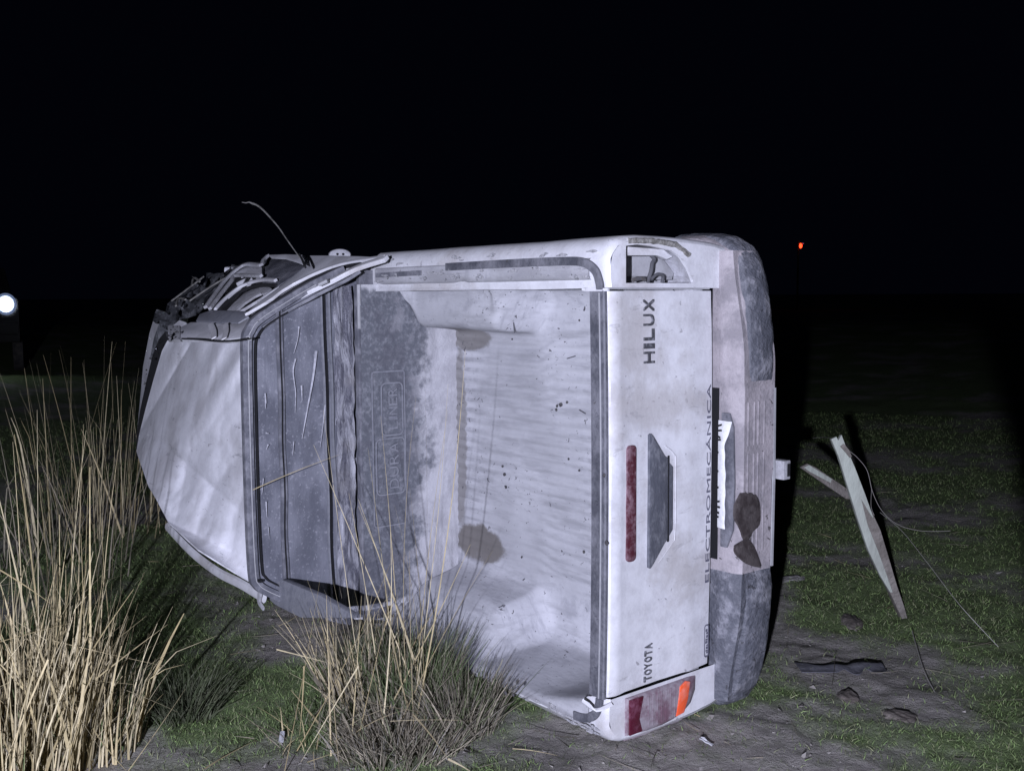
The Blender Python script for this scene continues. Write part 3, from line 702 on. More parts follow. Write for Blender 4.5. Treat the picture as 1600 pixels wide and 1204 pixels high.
# roof: crushed sheet
LT = [(262,531),(253,548),(240,592),(227,640),(217,680),(213,705),(232,760),(243,778),(262,814),(310,858)]
def edge(L, t):
    x = t*(len(L)-1); i = min(int(x), len(L)-2); f = x-i
    return (L[i][0]*(1-f)+L[i+1][0]*f, L[i][1]*(1-f)+L[i+1][1]*f)
RT = [(389,528),(388,560),(390,610),(393,660),(396,710),(400,760),(404,820),(408,880),(412,922)]
P = []; NU, NV = 130, 110
def seg_d(px, py, a, b):
    ax, ay = a; bx, by_ = b; nx, ny = by_-ay, -(bx-ax); L = math.hypot(nx, ny); return ((px-ax)*nx+(py-ay)*ny)/L
for i in range(NU+1):
    t = i/NU; l = edge(LT, t); r = edge(RT, t); row = []
    for j in range(NV+1):
        s = j/NV; px = r[0]+(l[0]-r[0])*s; py = r[1]+(l[1]-r[1])*s
        if t > .93: py = py
        z0 = 1.80 + .07*s + .12*s*ss(0,1,t)
        # slack panel left of the crease that runs from the back corner towards the front
        d = seg_d(px, py, (392,545), (283,715)); z0 += -.15*ss(-5, -120, d) if d < 0 else 0
        z0 += .010*math.exp(-(d/14)**2)
        m = math.exp(-((py-560)/45)**2)*ss(300,330,px)*(1-ss(380,392,px))
        z0 += .010*m*math.sin((px+ (py-540)*.55)/6.0)
        z0 += .012*noise.noise(Vector((px*.016, py*.011, 3)))
        z0 += .016*abs(noise.noise(Vector((px*.021+(py-600)*.006, py*.009, 7)))) + .004*abs(noise.noise(Vector((px*.06+py*.02, py*.03, 9))))
        d2 = seg_d(px, py, (300,533), (226,660)); z0 -= .022*math.exp(-abs(d2)/9)
        d3 = seg_d(px, py, (402,820), (262,700)); z0 -= .016*math.exp(-abs(d3)/11)*ss(390,330,px)
        row.append(U(px, py, 2, z0))
    P.append(row)
roof = MB().grid(P).build('roof', PAINT2, truck, auto=70)
so = roof.modifiers.new('thickness','SOLIDIFY'); so.thickness = .006; so.offset = -1
# roof front lip, shining edge and dark windscreen remains
NS = (.55,0,.35); DS = .9215
def SP(px, py, off=0.): return UP(px, py, NS, DS+off)
MB().slab([U(px,py,2,1.70) for px,py in [(258,518),(265,531),(254,549),(241,593),(228,641),(218,684),(213,702),(213,680),(219,640),(228,598),(238,556),(248,530)]], (0,0,1), .02).build('windscreen_edge', BLACK, truck)
cg = MB(); 
for k in range(26):
    px = 226+random.random()*36; py = 520+ (262-px)*2.2 + random.uniform(-18,14); 
    a = Vector(U(px,py,2,1.715)); w = random.uniform(.006,.016)
    cg.add([a, a+Vector((random.uniform(-w,w),random.uniform(-w,w),w*.6)), a+Vector((random.uniform(-w,w),w,random.uniform(-.2,.6)*w))], [(0,1,2)])
tag(cg.build('glass_shards', CHROME, truck), kind='stuff')
MB().slab([U(px,py,2,1.69) for px,py in [(250,500),(262,508),(260,524),(246,545),(238,566),(234,560),(240,528)]], (0,0,1), .03).build('screen_corner', GLAZE, truck, .004)
# greenhouse on the upper side, crushed: plates and bars on the slanted plane of the window line
def splate(name, pl, mat, off=0., th=.012, parent=None, amp=.0):
    return MB().slab([SP(px,py,off) for px,py in pl], NS, th).build(name, mat, parent or truck, .003)
def sbar(name, pl, w, mat, off=0.005, h=.014, n=4, k=5, tap=None):
    return MB().sweep(smooth_poly([SP(px,py,off) for px,py in pl], k), w, h, NS, n, tap).build(name, mat, truck, .0025 if n == 4 else 0)
sv = flat('near_black_cabin', (.012,.012,.015), .9)
MB().slab([SP(px,py,-.14) for px,py in [(290,520),(300,470),(345,428),(380,410),(600,400),(560,430),(440,480),(395,520)]], NS, .02).build('cabin_dark_sheet', sv, truck)  # near-black sheet added behind the openings so the interior stays dark
splate('rear_quarter_panel', [(474,399),(477,417),(458,432),(435,449),(408,469),(385,488),(396,492),(428,474),(470,447),(520,424),(560,411),(603,402),(560,400),(515,399)], PAINT2, 0)
sbar('drip_rail', [(383,492),(420,470),(440,455),(470,438),(500,424),(540,411),(600,402)], .022, PAINT, .012)
sbar('drip_rail_gap', [(390,497),(425,474),(470,446),(520,422),(590,405)], .014, BLACK, .006)
sbar('corner_pillar', [(386,514),(410,497),(440,477),(480,457),(520,438),(560,418),(604,404)], .036, PAINT, .014, .02)
MB().sweep(smooth_poly([SP(px,py,.03) for px,py in [(499,444),(512,438)]],3), .03,.02,NS,8).build('pillar_clip', INNER, truck)
sbar('pillar_dirt_seal', [(410,512),(445,488),(500,458),(540,438),(562,424)], .020, SEAL, .004)
splate('door_top_flap', [(419,398),(447,397),(474,398),(477,415),(466,410),(446,404),(424,403)], PAINT2, .03, .006)
splate('flap_underside', [(414,408),(422,402),(446,405),(466,411),(476,417),(458,431),(434,447),(410,442)], DARKPL, -.01, .006)
sbar('window_frame', [(321,480),(334,462),(350,440),(366,424),(384,413),(407,414),(412,406),(419,399)], .020, PAINT3, .02)
sbar('window_frame', [(328,482),(346,458),(362,438),(368,430),(408,431)], .018, PAINT3, .015)
splate('door_skin', [(367,427),(374,419),(386,415),(409,417),(409,431),(370,429)], PAINT2, .01)
sbar('window_frame', [(336,483),(352,466),(372,450),(392,441),(412,437),(431,438)], .018, PAINT2, .0)
sbar('seal_strip', [(343,484),(360,468),(380,453),(405,446),(432,446)], .016, BLACK, -.01)
splate('inner_pillar', [(354,485),(366,472),(380,459),(396,450),(406,449),(408,458),(397,463),(382,473),(369,485)], PAINT3, -.03)
splate('inner_bracket', [(404,448),(418,447),(424,450),(419,457),(409,459)], PAINT3, -.02)
sbar('inner_rail', [(366,492),(384,482),(410,466),(436,449)], .016, PAINT3, -.015)
splate('roof_side_rail', [(306,501),(312,490),(330,484),(385,486),(388,494),(372,504),(340,503)], SEAL2, .01, .02)
splate('roof_side_panel', [(268,528),(280,512),(298,503),(318,503),(340,505),(372,506),(388,497),(392,512),(390,526),(340,531),(300,529)], PAINT2, .012, .02)
for a, b in (((329,506),(334,528)),((352,506),(350,529))):
    sbar('panel_dent', [a, ((a[0]+b[0])/2+2,(a[1]+b[1])/2), b], .028, PAINT, .020, .006, 8)
sbar('roof_joint', [(284,529),(310,530),(340,533),(365,532),(389,528)], .006, BLACK, .035, .008)
splate('crumpled_corner', [(262,508),(281,508),(281,531),(262,531)], INNER, .016)
ch = MB()
for k in range(16):
    a = Vector(SP(random.uniform(262,280), random.uniform(510,532), .035)); w = random.uniform(.006,.02)
    ch.add([a, a+Vector((random.uniform(-w,w),random.uniform(-w,w),w*.8)), a+Vector((random.uniform(-w,w),w,random.uniform(-.2,.8)*w))], [(0,1,2)])
tag(ch.build('glass_shards', CHROME, truck), kind='stuff')
# crazed windscreen bulging out beyond the roof corner
P = []
top = [(238,500),(262,478),(276,462),(300,448),(316,436),(345,424),(372,414)]; botm = [(262,516),(280,500),(296,496),(308,492),(322,478),(346,452),(366,427)]
for i in range(41):
    a = edge(top, i/40); b = edge(botm, i/40); r = []
    for j in range(13):
        s = j/12; px = a[0]+(b[0]-a[0])*s; py = a[1]+(b[1]-a[1])*s; n = noise.noise(Vector((px*.09,py*.09,1)))
        q = SP(px + 6*n*(1-s), py + 9*n*(1-s), -.03+.035*n + .012*noise.noise(Vector((px*.3,py*.3,5)))); r.append(q)
    P.append(r)
MB().grid(P).build('windscreen', GLAZE, truck, auto=60)
for pl in ([(268,470),(292,452),(308,440),(318,432)],[(296,470),(318,455),(340,441),(360,430)],[(300,446),(303,434),(312,440)],[(275,478),(279,466),(290,468)]):
    sbar('torn_rubber', pl, .012, TRIM, .01, .008, 4, 4)
# bits at the upper silhouette
hl = MB(); c = Vector(D(531,397,5.25)); P = []
for i in range(25):
    a = 2*math.pi*i/24; P.append([tuple(Vector(D(531+18*k*math.cos(a)*1., 398+9.5*k*math.sin(a), 5.25-dz)))  for k, dz in ((1,0),(.92,.02),(.6,.028),(.02,.03))])
dh = hl.grid(P).build('door_handle', PAINT3, truck)
for dx in (-4,5): MB().sweep([D(531+dx,397,5.205),D(531+dx,397,5.235)],.012,.012,(1,0,0),8).build('handle_screw', BLACK, dh)
MB().sweep(smooth_poly([D(px,py,5.0) for px,py in [(476,416),(470,405),(458,388),(446,371),(436,356),(424,342),(412,329),(402,321),(394,318)]],4), .024,.010,(1,.2,0),6,(.35,1.)).build('torn_trim_strip', TRIM, truck)
MB().sweep(smooth_poly([D(px,py,5.0) for px,py in [(394,318),(389,316),(384,317),(378,316)]],4), .012,.008,(1,.2,0),6,(1.,.4)).build('trim_strip_tip', TRIM, truck)
sbar('flap_stay', [(468,398),(472,405),(477,417)], .010, BLACK, .05)
# lower roof edge and torn bits on the ground side
MB().sweep(smooth_poly([U(px,py,2,1.80) for px,py in [(262,822),(300,862),(340,893),(375,911),(402,927),(412,934)]],4), .050,.030,(0,0,1),8).build('lower_roof_rail', PAINT, truck)
MB().sweep(smooth_poly([U(px,py,2,1.835) for px,py in [(250,800),(300,850),(340,877),(375,893),(408,908)]],4), .010,.012,(0,0,1)).build('roof_joint', BLACK, truck)
MB().sweep(smooth_poly([U(px,py,2,1.82) for px,py in [(407,922),(405,935),(406,942),(412,951)]],4), .022,.010,(0,0,1),4,(1.2,.7)).build('torn_bracket', PAINT3, truck)
MB().slab([U(px,py,2,1.74) for px,py in [(404,922),(440,905),(500,930),(560,965),(470,965),(430,945)]], (0,0,1), .03).build('crushed_window_frame', SEAL2, truck, .006)
# lower half of the cab, bonnet, nose: mostly hidden behind the roof
MB().add([(x,y,z) for z,w in ((.45,.84),(1.22,.86)) for x,y in ((-w,1.62),(w,1.62),(w,3.35),(-w,3.35))], [(0,1,2,3),(0,1,5,4),(1,2,6,5),(2,3,7,6),(3,0,4,7)]).build('cab_body', PAINT2, truck, .02)
MB().box((-.70,1.70,.9),(.50,3.2,1.25)).build('seats', sv, truck, .05)
MB().slab([(-.84,1.64,1.22),(-.60,1.70,1.80),(-.50,2.7,1.74),(-.84,3.3,1.2)], (-1,0,.4), .03).build('left_door_frames', PAINT2, truck, .006)
hf = [U(px,py,2,1.22) for px,py in [(212,690),(220,606),(223,572),(233,520),(244,483),(262,492)]]
MB().slab(hf + [(.55,3.5,1.18),(-.5,3.5,1.18)], (0,0,1), .02).build('bonnet', PAINT2, truck, .008)
MB().add([(-.82,3.35,.45),(.80,3.35,.45),(.45,4.35,.50),(-.80,4.4,.50),(-.82,3.35,1.12),(.72,3.35,1.10),(.40,4.3,1.12),(-.75,4.35,1.10)], [(0,3,2,1),(4,5,6,7),(0,1,5,4),(1,2,6,5),(2,3,7,6),(3,0,4,7)]).build('front_wings', PAINT2, truck, .04, 3)
MB().box((-.78,4.30,.55),(.38,4.42,.75)).build('front_bumper', PAINT3, truck, .02)
for x in (-.55,.2): 
    lathe(MB(), [(0,0),(.09,0),(.1,-.02)], (x,4.40,.92), 1, 20).build('headlight', INNER, truck)
# chassis
for sg in (1,-1): MB().box((sg*.42-.04,.1,.50),(sg*.42+.04,4.1,.62)).build('chassis_rail', STEEL, truck, .005)
MB().sweep([(-.7,1.24,.40),(.7,1.24,.40)], .10,.10,(0,0,1),12).build('rear_axle', STEEL, truck)
MB().sweep([(0,1.3,.42),(.05,3.2,.55)], .07,.07,(0,0,1),10).build('drive_shaft', STEEL, truck)
lathe(MB(), [(0,-.12),(.1,-.1),(.14,0),(.1,.1),(0,.12)], (0,1.24,.40), 0, 16).build('differential', STEEL, truck)
MB().sweep(smooth_poly([(.5,3,.45),(.5,2,.45),(.55,1.6,.5),(.6,.9,.55),(.65,.25,.5)],4), .06,.06,(0,0,1),10).build('exhaust_pipe', STEEL, truck)
for x, y in ((.73,1.24),(-.73,1.24),(.68,4.0),(-.73,4.0)):
    w = bpy.data.objects.new('wheel', None); COL.objects.link(w); w.parent = truck
    lathe(MB(), [(.22,-.10),(.30,-.115),(.355,-.105),(.372,-.08),(.376,0),(.372,.08),(.355,.105),(.30,.115),(.22,.10)], (x,y,.39), 0, 36).build('tyre', TYRE, w)
    lathe(MB(), [(.0,.03),(.06,.035),(.12,.02),(.17,.05),(.205,.09),(.222,.10),(.222,-.10),(.12,-.04),(0,-.04)], (x,y,.39), 0, 30).build('rim', STEEL, w)

# ------------------------------------------------------------------ vegetation
def blades(name, base, hd, length, width, curve, col, seg=4, jit=0, mat=None, kinkp=0, parent=None):
    """ribbons: base (n,3), hd unit lean direction vector (n,3) start dir, curve (n,3) bend added with t^2"""
    n = len(base); t = np.linspace(0,1,seg+1)
    side = np.cross(hd, RNG.normal(size=(n,3))); side /= np.linalg.norm(side,axis=1,keepdims=True)+1e-9
    view = CAM - base; side2 = np.cross(hd, view); side2 /= np.linalg.norm(side2,axis=1,keepdims=True)+1e-9
    side = side*.75 + side2*.5; side /= np.linalg.norm(side,axis=1,keepdims=True)+1e-9
    V = np.zeros((n, seg+1, 2, 3))
    kink = np.zeros((n,3)); kt = np.ones(n)*2
    if kinkp:
        m = RNG.random(n) < kinkp; kink[m] = RNG.normal(size=(m.sum(),3))*[.5,.5,.35]-[0,0,.35]; kt[m] = RNG.uniform(.5,.9,m.sum())
    for i, q in enumerate(t):
        p = base + hd*(length*q)[:,None] + curve*(length*q*q)[:,None]
        over = np.maximum(0, q-kt); p = p + kink*(over*length)[:,None]
        w = width*(1-.85*q**1.3)
        V[:,i,0] = p - side*(w/2)[:,None]; V[:,i,1] = p + side*(w/2)[:,None]
    vs = V.reshape(-1,3); k = (seg+1)*2
    idx = np.arange(n)[:,None,None]*k + (np.arange(seg)*2)[None,:,None] + np.array([0,1,3,2])[None,None,:]
    me = bpy.data.meshes.new(name); nf = n*seg
    me.vertices.add(len(vs)); me.vertices.foreach_set('co', vs.astype(np.float32).ravel())
    me.loops.add(nf*4); me.loops.foreach_set('vertex_index', idx.reshape(-1).astype(np.int32))
    me.polygons.add(nf); me.polygons.foreach_set('loop_start', np.arange(0,nf*4,4,dtype=np.int32))
    me.update(calc_edges=True)
    ca = me.color_attributes.new('Col','FLOAT_COLOR','POINT')
    C = np.ones((n,k,4),dtype=np.float32); C[:,:,:3] = col[:,None,:]; ca.data.foreach_set('color', C.ravel())
    return link(name, me, mat or BLADE, parent, False)
def cols(n, palette, jit=.22):
    p = np.array(palette)[RNG.integers(0,len(palette),n)]; return np.clip(p*(1+RNG.normal(size=(n,1))*jit), .004, 1)
STRAW = [(.53,.44,.26),(.47,.39,.22),(.59,.51,.33),(.37,.30,.16),(.50,.43,.27)]
GREEN = [(.13,.18,.075),(.10,.145,.06),(.17,.20,.10),(.085,.115,.05)]
OLD = [(.26,.23,.17),(.19,.17,.13),(.32,.28,.21)]
def tussock(cx, cy, n, rad, h0, h1, lean, width, pal, curve=.25, kinkp=.1, name='blades', parent=None, bias=(0,0), sq=(1,1)):
    a = RNG.uniform(0,2*np.pi,n); r = rad*np.sqrt(RNG.random(n))
    bx, by2 = cx+r*np.cos(a)*sq[0], cy+r*np.sin(a)*sq[1]
    base = np.stack([bx,by2,np.array([hgt(x,y) for x,y in zip(bx,by2)])-.01],1)
    l = np.abs(RNG.normal(size=n))*lean + (r/rad)*lean*.6; a2 = a+RNG.normal(size=n)*.7
    d = np.stack([np.cos(a2)*l+bias[0], np.sin(a2)*l+bias[1], np.ones(n)],1); d /= np.linalg.norm(d,axis=1,keepdims=True)
    L = RNG.uniform(h0,h1,n); cv = np.stack([np.cos(a2)*curve*RNG.random(n), np.sin(a2)*curve*RNG.random(n), -curve*.5*RNG.random(n)],1)
    w = width*np.exp(RNG.normal(size=n)*.38)
    return blades(name, base, d, L, w, cv, cols(n,pal), 5, kinkp=kinkp, parent=parent)
def clump(name, label, cat='grass clump'):
    o = bpy.data.objects.new(name, None); COL.objects.link(o); tag(o, label, cat); return o
# exact stalks: (px0,py0)->(px1,py1) at given depth
def stalks(L, name, parent, w=.0055, pal=STRAW, seed=0):
    base=[];d=[];ln=[];cv=[];ww=[]
    for q in L:
        (x0,y0),(x1,y1),z0,z1 = q[:4]; a=np.array(DW(x0,y0,z0)); b=np.array(DW(x1,y1,z1)); v=b-a; l=np.linalg.norm(v)
        if v[2]/l > .82 and a[2] > .05:      # a standing stem is rooted in the soil
            a = a - v*(a[2]/v[2]); v = b-a; l = np.linalg.norm(v)
       
        c=RNG.normal(size=3)*.05; c[2]=abs(c[2])*-.3
        base.append(a); d.append(v/l-c); ln.append(l); cv.append(c); ww.append(w*(q[4] if len(q)>4 else 1))
    n=len(L); return blades(name, np.array(base), np.array(d), np.array(ln), np.array(ww), np.array(cv), cols(n,pal,.12), 8, parent=parent)

g = clump('dry_grass_clump', 'tall pale dry grass clump at the left edge with its longest stems waist high')
c0 = G(40, 1150)
tussock(c0[0]-.04, c0[1], 210, .34, .30, .80, .11, .0072, STRAW, .16, .4, 'dry_stems', g)
tussock(c0[0]-.12, c0[1]-.28, 280, .26, .22, .62, .13, .0072, STRAW, .18, .4, 'dry_stems', g)
c1 = G(150, 1165); tussock(c1[0], c1[1], 150, .16, .18, .52, .17, .0068, STRAW, .2, .4, 'dry_stems', g)
tussock(c0[0]-.04, c0[1], 800, .40, .10, .34, .25, .005, OLD+GREEN[:1]+STRAW[:2], .25, .1, 'leaf_blades', g)
tussock(c0[0]+.1, c0[1]+.1, 14, .30, .8, 1.15, .06, .006, STRAW, .08, .2, 'dry_stems', g)
stalks([((95,1190),(38,575),3.6,3.6,1.1),((60,1000),(58,640),3.6,3.55,.7),((150,900),(131,563),4.2,4.2,.9),((165,860),(150,660),4.2,4.2,.7),((182,800),(196,533),4.3,4.3,1.),
        ((205,760),(217,575),4.4,4.4,.9),((170,590),(182,535),4.3,4.3,.6),((160,640),(163,525),4.3,4.3,.5),((110,830),(94,748),3.8,3.8,.8),((30,1000),(20,690),3.3,3.3,.8),
        ((62,900),(32,730),3.6,3.6,.8),((12,960),(8,800),3.2,3.2,.8),((0,890),(80,943),3.2,3.3,1.),((80,943),(105,1000),3.3,3.3,1.),((75,1030),(5,1200),3.2,3.2,1.1),
        ((60,860),(75,800),3.7,3.7,.6),((50,920),(78,795),3.7,3.7,.6),((0,1002),(115,972),3.2,3.4,.7),((82,1000),(258,1040),3.4,3.6,.9),((150,1060),(262,975),3.4,3.7,.9),
        ((210,1100),(243,1028),3.5,3.5,1.),((198,1078),(278,1112),3.3,3.3,1.),((92,1074),(180,1204),3.1,2.9,1.3),((145,1137),(198,1204),3.0,2.8,1.2),((200,1204),(290,1075),3.1,3.4,.6),
        ((320,1200),(402,1155),3.3,3.6,1.1),((157,1090),(62,850),3.5,3.5,1.3),((125,1160),(140,700),3.6,3.9,.9)], 'tall_stalks', g)
# dimmer stems behind, beyond the roof
g = clump('grass_clump_behind', 'sparse dim dry grass stems rising behind the left clump in the dark field')
c = (-1.6, 4.6); tussock(c[0], c[1], 90, .5, .5, 1.35, .12, .006, STRAW, .12, .2, 'dry_stems', g)
tussock(-2.2, 3.6, 60, .45, .4, .9, .18, .006, OLD, .2, .2, 'dry_stems', g)
# small green tussock in the shade of the left clump
g = clump('green_tussock', 'small dark green tussock on bare ground right of the tall left clump')
c = G(285, 1110); tussock(c[0], c[1], 650, .13, .08, .22, .34, .004, [(.07,.085,.045),(.05,.065,.03),(.10,.11,.07)], .4, .05, 'leaf_blades', g)
# centre tussock in front of the bed
g = clump('centre_tussock', 'green and straw tussock in front of the truck bed with long stalks crossing it')
c = G(640, 1085); 
tussock(c[0]-.02, c[1]-.03, 2000, .18, .10, .33, .22, .0040, GREEN+GREEN+OLD+[(.26,.26,.17),(.22,.23,.15)], .20, .05, 'leaf_blades', g, sq=(1.0,1.0))
c2 = G(560, 1090); tussock(c2[0], c2[1], 210, .13, .2, .46, .24, .0055, STRAW+OLD+OLD, .2, .15, 'dry_stems', g, bias=(-.10,.05))
c2 = G(720, 1130); tussock(c2[0], c2[1], 700, .14, .10, .28, .32, .0036, OLD+GREEN[2:]+[(.17,.155,.13)], .3, .1, 'leaf_blades', g)
c2 = G(625, 1160); tussock(c2[0], c2[1], 1400, .23, .05, .17, .42, .0036, OLD+OLD+[(.24,.225,.20),(.17,.19,.11)], .3, .1, 'leaf_blades', g)
c2 = G(480, 1150); tussock(c2[0], c2[1], 45, .14, .10, .28, .6, .0045, STRAW+OLD, .5, .3, 'dry_stems', g)
stalks([((655,1080),(727,547),3.72,3.6,1.),((648,1080),(700,600),3.75,3.7,.8),((662,1060),(662,540),3.9,4.0,.7),((640,1050),(650,620),3.8,3.8,.8),((620,1060),(575,700),3.85,3.9,1.),
        ((625,1050),(595,650),3.85,3.9,.8),((600,960),(490,695),3.85,3.9,.9),((560,1040),(505,640),3.85,4.0,.6),((660,1000),(735,850),3.75,3.7,1.),((590,1060),(545,770),3.8,3.8,.9),
        ((645,1070),(640,860),3.7,3.7,1.1),((632,1070),(600,905),3.75,3.7,1.1),((475,1040),(500,905),3.5,3.6,1.),((475,1040),(468,1148),3.5,3.5,.9),((512,1000),(510,930),3.5,3.5,.9),
        ((512,1000),(530,1204),3.5,3.3,1.3),((553,1105),(565,930),3.6,3.6,.9),((570,1110),(605,960),3.6,3.6,.8),((430,1095),(478,1175),3.4,3.3,1.2),((432,1014),(510,1034),3.6,3.6,.9),
        ((360,1022),(422,1012),3.8,3.8,.6),((395,765),(530,710),4.3,4.3,.7),((645,1115),(700,1185),3.45,3.35,1.3),((700,1185),(735,1204),3.3,3.2,1.3),((570,1095),(745,1120),3.5,3.7,.8),
        ((610,1126),(740,1126),3.5,3.6,.6),((560,1040),(470,1190),3.45,3.3,.9),((520,1060),(610,880),3.6,3.7,.9),((505,1130),(600,1020),3.45,3.5,.8),((480,1190),(540,1170),3.3,3.3,1.4),
        ((610,930),(560,780),3.8,3.8,1.3),((605,920),(560,790),3.82,3.8,.8),((690,1010),(770,860),3.72,3.7,.45),((540,1060),(480,905),3.7,3.75,1.),((560,1070),(520,905),3.72,3.75,1.),
        ((580,1040),(550,905),3.7,3.75,1.),((600,1060),(610,830),3.7,3.75,1.),((655,1000),(640,760),3.72,3.75,.9),((645,1000),(617,790),3.74,3.75,.8),((668,930),(700,640),3.8,3.85,.7)], 'tall_stalks', g)
# short pasture grass: density falls with distance from the truck's near side
n = 330000
r = 1.6*np.exp(RNG.random(n)*math.log(14/1.6)); a = math.atan2(FWD[1],FWD[0]) + RNG.uniform(-.75,.75,n)
bx = CAM[0]+r*np.cos(a); by2 = CAM[1]+r*np.sin(a); keep = []
for i in range(n):
    m = mudm(bx[i],by2[i])
    keep.append(RNG.random() > m*.93 and not (0.9 < bx[i]+1.9 and -.9 < by2[i]-.9 < .0 and False))
keep = np.array(keep); bx, by2, r = bx[keep], by2[keep], r[keep]; n = len(bx)
base = np.stack([bx,by2,np.array([hgt(x,y) for x,y in zip(bx,by2)])-.004],1)
d = RNG.normal(size=(n,3))*.42; d[:,2] = 1; d /= np.linalg.norm(d,axis=1,keepdims=True)
cv = RNG.normal(size=(n,3))*.3; cv[:,2] = -.2
sg_ = blades('short_grass', base, d, RNG.uniform(.008,.030,n)*(1+.06*r), RNG.uniform(.0014,.0026,n)*(1+.10*r), cv, cols(n,[(.18,.26,.09),(.14,.21,.075),(.21,.28,.11),(.22,.235,.13)],.3), 2)
tag(sg_, 'short green pasture grass around the truck', kind='stuff')
# straw lying about
n = 900
r = 1.8*np.exp(RNG.random(n)*math.log(9/1.8)); a = math.atan2(FWD[1],FWD[0]) + RNG.uniform(-.7,.7,n)
bx = CAM[0]+r*np.cos(a); by2 = CAM[1]+r*np.sin(a)
base = np.stack([bx,by2,np.array([hgt(x,y) for x,y in zip(bx,by2)])+RNG.uniform(.004,.02,n)],1)
d = RNG.normal(size=(n,3)); d[:,2] = np.abs(d[:,2])*.08; d /= np.linalg.norm(d,axis=1,keepdims=True)
st = blades('straw_litter', base, d, RNG.uniform(.04,.22,n), RNG.uniform(.002,.0035,n), RNG.normal(size=(n,3))*[.15,.15,.02], cols(n,OLD+OLD+STRAW[:2]+[(.05,.045,.035)]*3,.25), 4)
tag(st, 'dry stalks and straw lying on the ground', kind='stuff')
# churned crumbs of soil
mb = MB()
for k in range(2600):
    r_ = 1.8*math.exp(random.random()*math.log(8/1.8)); a_ = math.atan2(FWD[1],FWD[0])+random.uniform(-.6,.6)
    x, y = CAM[0]+r_*math.cos(a_), CAM[1]+r_*math.sin(a_)
    if mudm(x,y) < .45: continue
    s = random.uniform(.003,.012)*(1 if random.random() < .93 else 2); z = hgt(x,y)
    q = [Vector((x,y,z))+Vector((random.uniform(-1,1),random.uniform(-1,1),random.uniform(-.2,.8)))*s for _ in range(5)]
    mb.add(q, [(0,1,2),(0,2,3),(0,3,4),(1,2,3),(1,3,4),(0,1,4)])
me = bpy.data.meshes.new('soil'); me.from_pydata(mb.v,[],mb.f)
tag(link('soil_crumbs', me, dusty('crumbled_soil',(.22,.20,.185),(.33,.31,.285),.4,.6,20,.95,0,bmp=.5), None, False), 'crumbled soil clods strewn over the mud', kind='stuff')
# larger clods
def clod(px, py, r, sc, label, name='mud_clod', col=(.11,.092,.08), dust=(.20,.175,.155)):
    x, y, _ = G(px, py); me = bpy.data.meshes.new(name); bm = bmesh.new(); bmesh.ops.create_icosphere(bm, subdivisions=4, radius=r)
    for v in bm.verts:
        k = 1+.28*noise.noise(v.co/r*1.3+Vector((px,0,0)))+.18*noise.noise(v.co/r*4+Vector((0,py,0)))
        v.co = Vector((v.co.x*sc[0]*k, v.co.y*sc[1]*k, v.co.z*sc[2]*k))
    bm.to_mesh(me); bm.free()
    o = link(name, me, dusty('clod_soil', col, dust, .4,.62, 22,.95,.3,bmp=1.), None); o.location = (x,y,hgt(x,y)-r*sc[2]*.15); o.rotation_euler = (0,0,px*.01)
    return tag(o, label, 'soil clod')
clod(1405,1115,.075,(1.0,.9,.30),'round brown soil clod in the grass at the lower right')
clod(1325,1085,.05,(1.3,.8,.5),'small dark soil clod right below the crumpled rag')
clod(1330,968,.09,(1.5,.6,.35),'low dark soil mound with grass stubs below the leaning post')
clod(1232,905,.07,(1.6,.5,.3),'pale flat soil clod beside the bumper shadow', col=(.20,.19,.18), dust=(.28,.27,.26))
# crumpled dark rag
x, y, _ = G(1315, 1044); P = []
for i in range(34):
    row = []
    for j in range(14):
        u = (i/33-.5)*.36; v = (j/13-.5)*.13*(.75+.7*noise.noise(Vector((i*.22,7,j*.04))))+.03*noise.noise(Vector((i*.13,3,0))); n = noise.noise(Vector((u*14,v*18,2)))
        p = Vector((RGT[0],RGT[1],0)).normalized()*u + Vector((FWD[0],FWD[1],0)).normalized()*v
        row.append((x+p.x, y+p.y, hgt(x,y)+.008+.012*n+.012*math.exp(-(v/.035)**2)*(1-abs(i/33-.5)*1.6)))
    P.append(row)
rag = MB().grid(P).build('crumpled_rag', dusty('muddy_dark_cloth',(.075,.075,.09),(.13,.13,.145),.42,.62,12,.9,0,bmp=.6), None, auto=60)
so = rag.modifiers.new('thickness','SOLIDIFY'); so.thickness = .004
tag(rag, 'crumpled dark grey rag lying on the grass right of the bumper', 'rag')
# pale scraps
def scrap(px, py, w, h, label, rot=0):
    x, y, _ = G(px, py); z = hgt(x,y)
    o = MB().grid([[(u*w, v*h, .006+.012*noise.noise(Vector((u*2,v*2,px)))) for v in np.linspace(-.5,.5,5)] for u in np.linspace(-.5,.5,7)]).build('plastic_scrap', flat('pale_plastic',(.5,.5,.52),.5), None)
    so = o.modifiers.new('thickness','SOLIDIFY'); so.thickness = .003
    o.location = (x,y,z+.012); o.rotation_euler = (.3,0,rot); tag(o, label, 'plastic scrap')
scrap(441,1153,.016,.055,'small white plastic scrap on the grass left of the centre tussock',-.6)
scrap(1103,1162,.016,.05,'small pale curl of plastic on the soil below the tail lamp',.3)

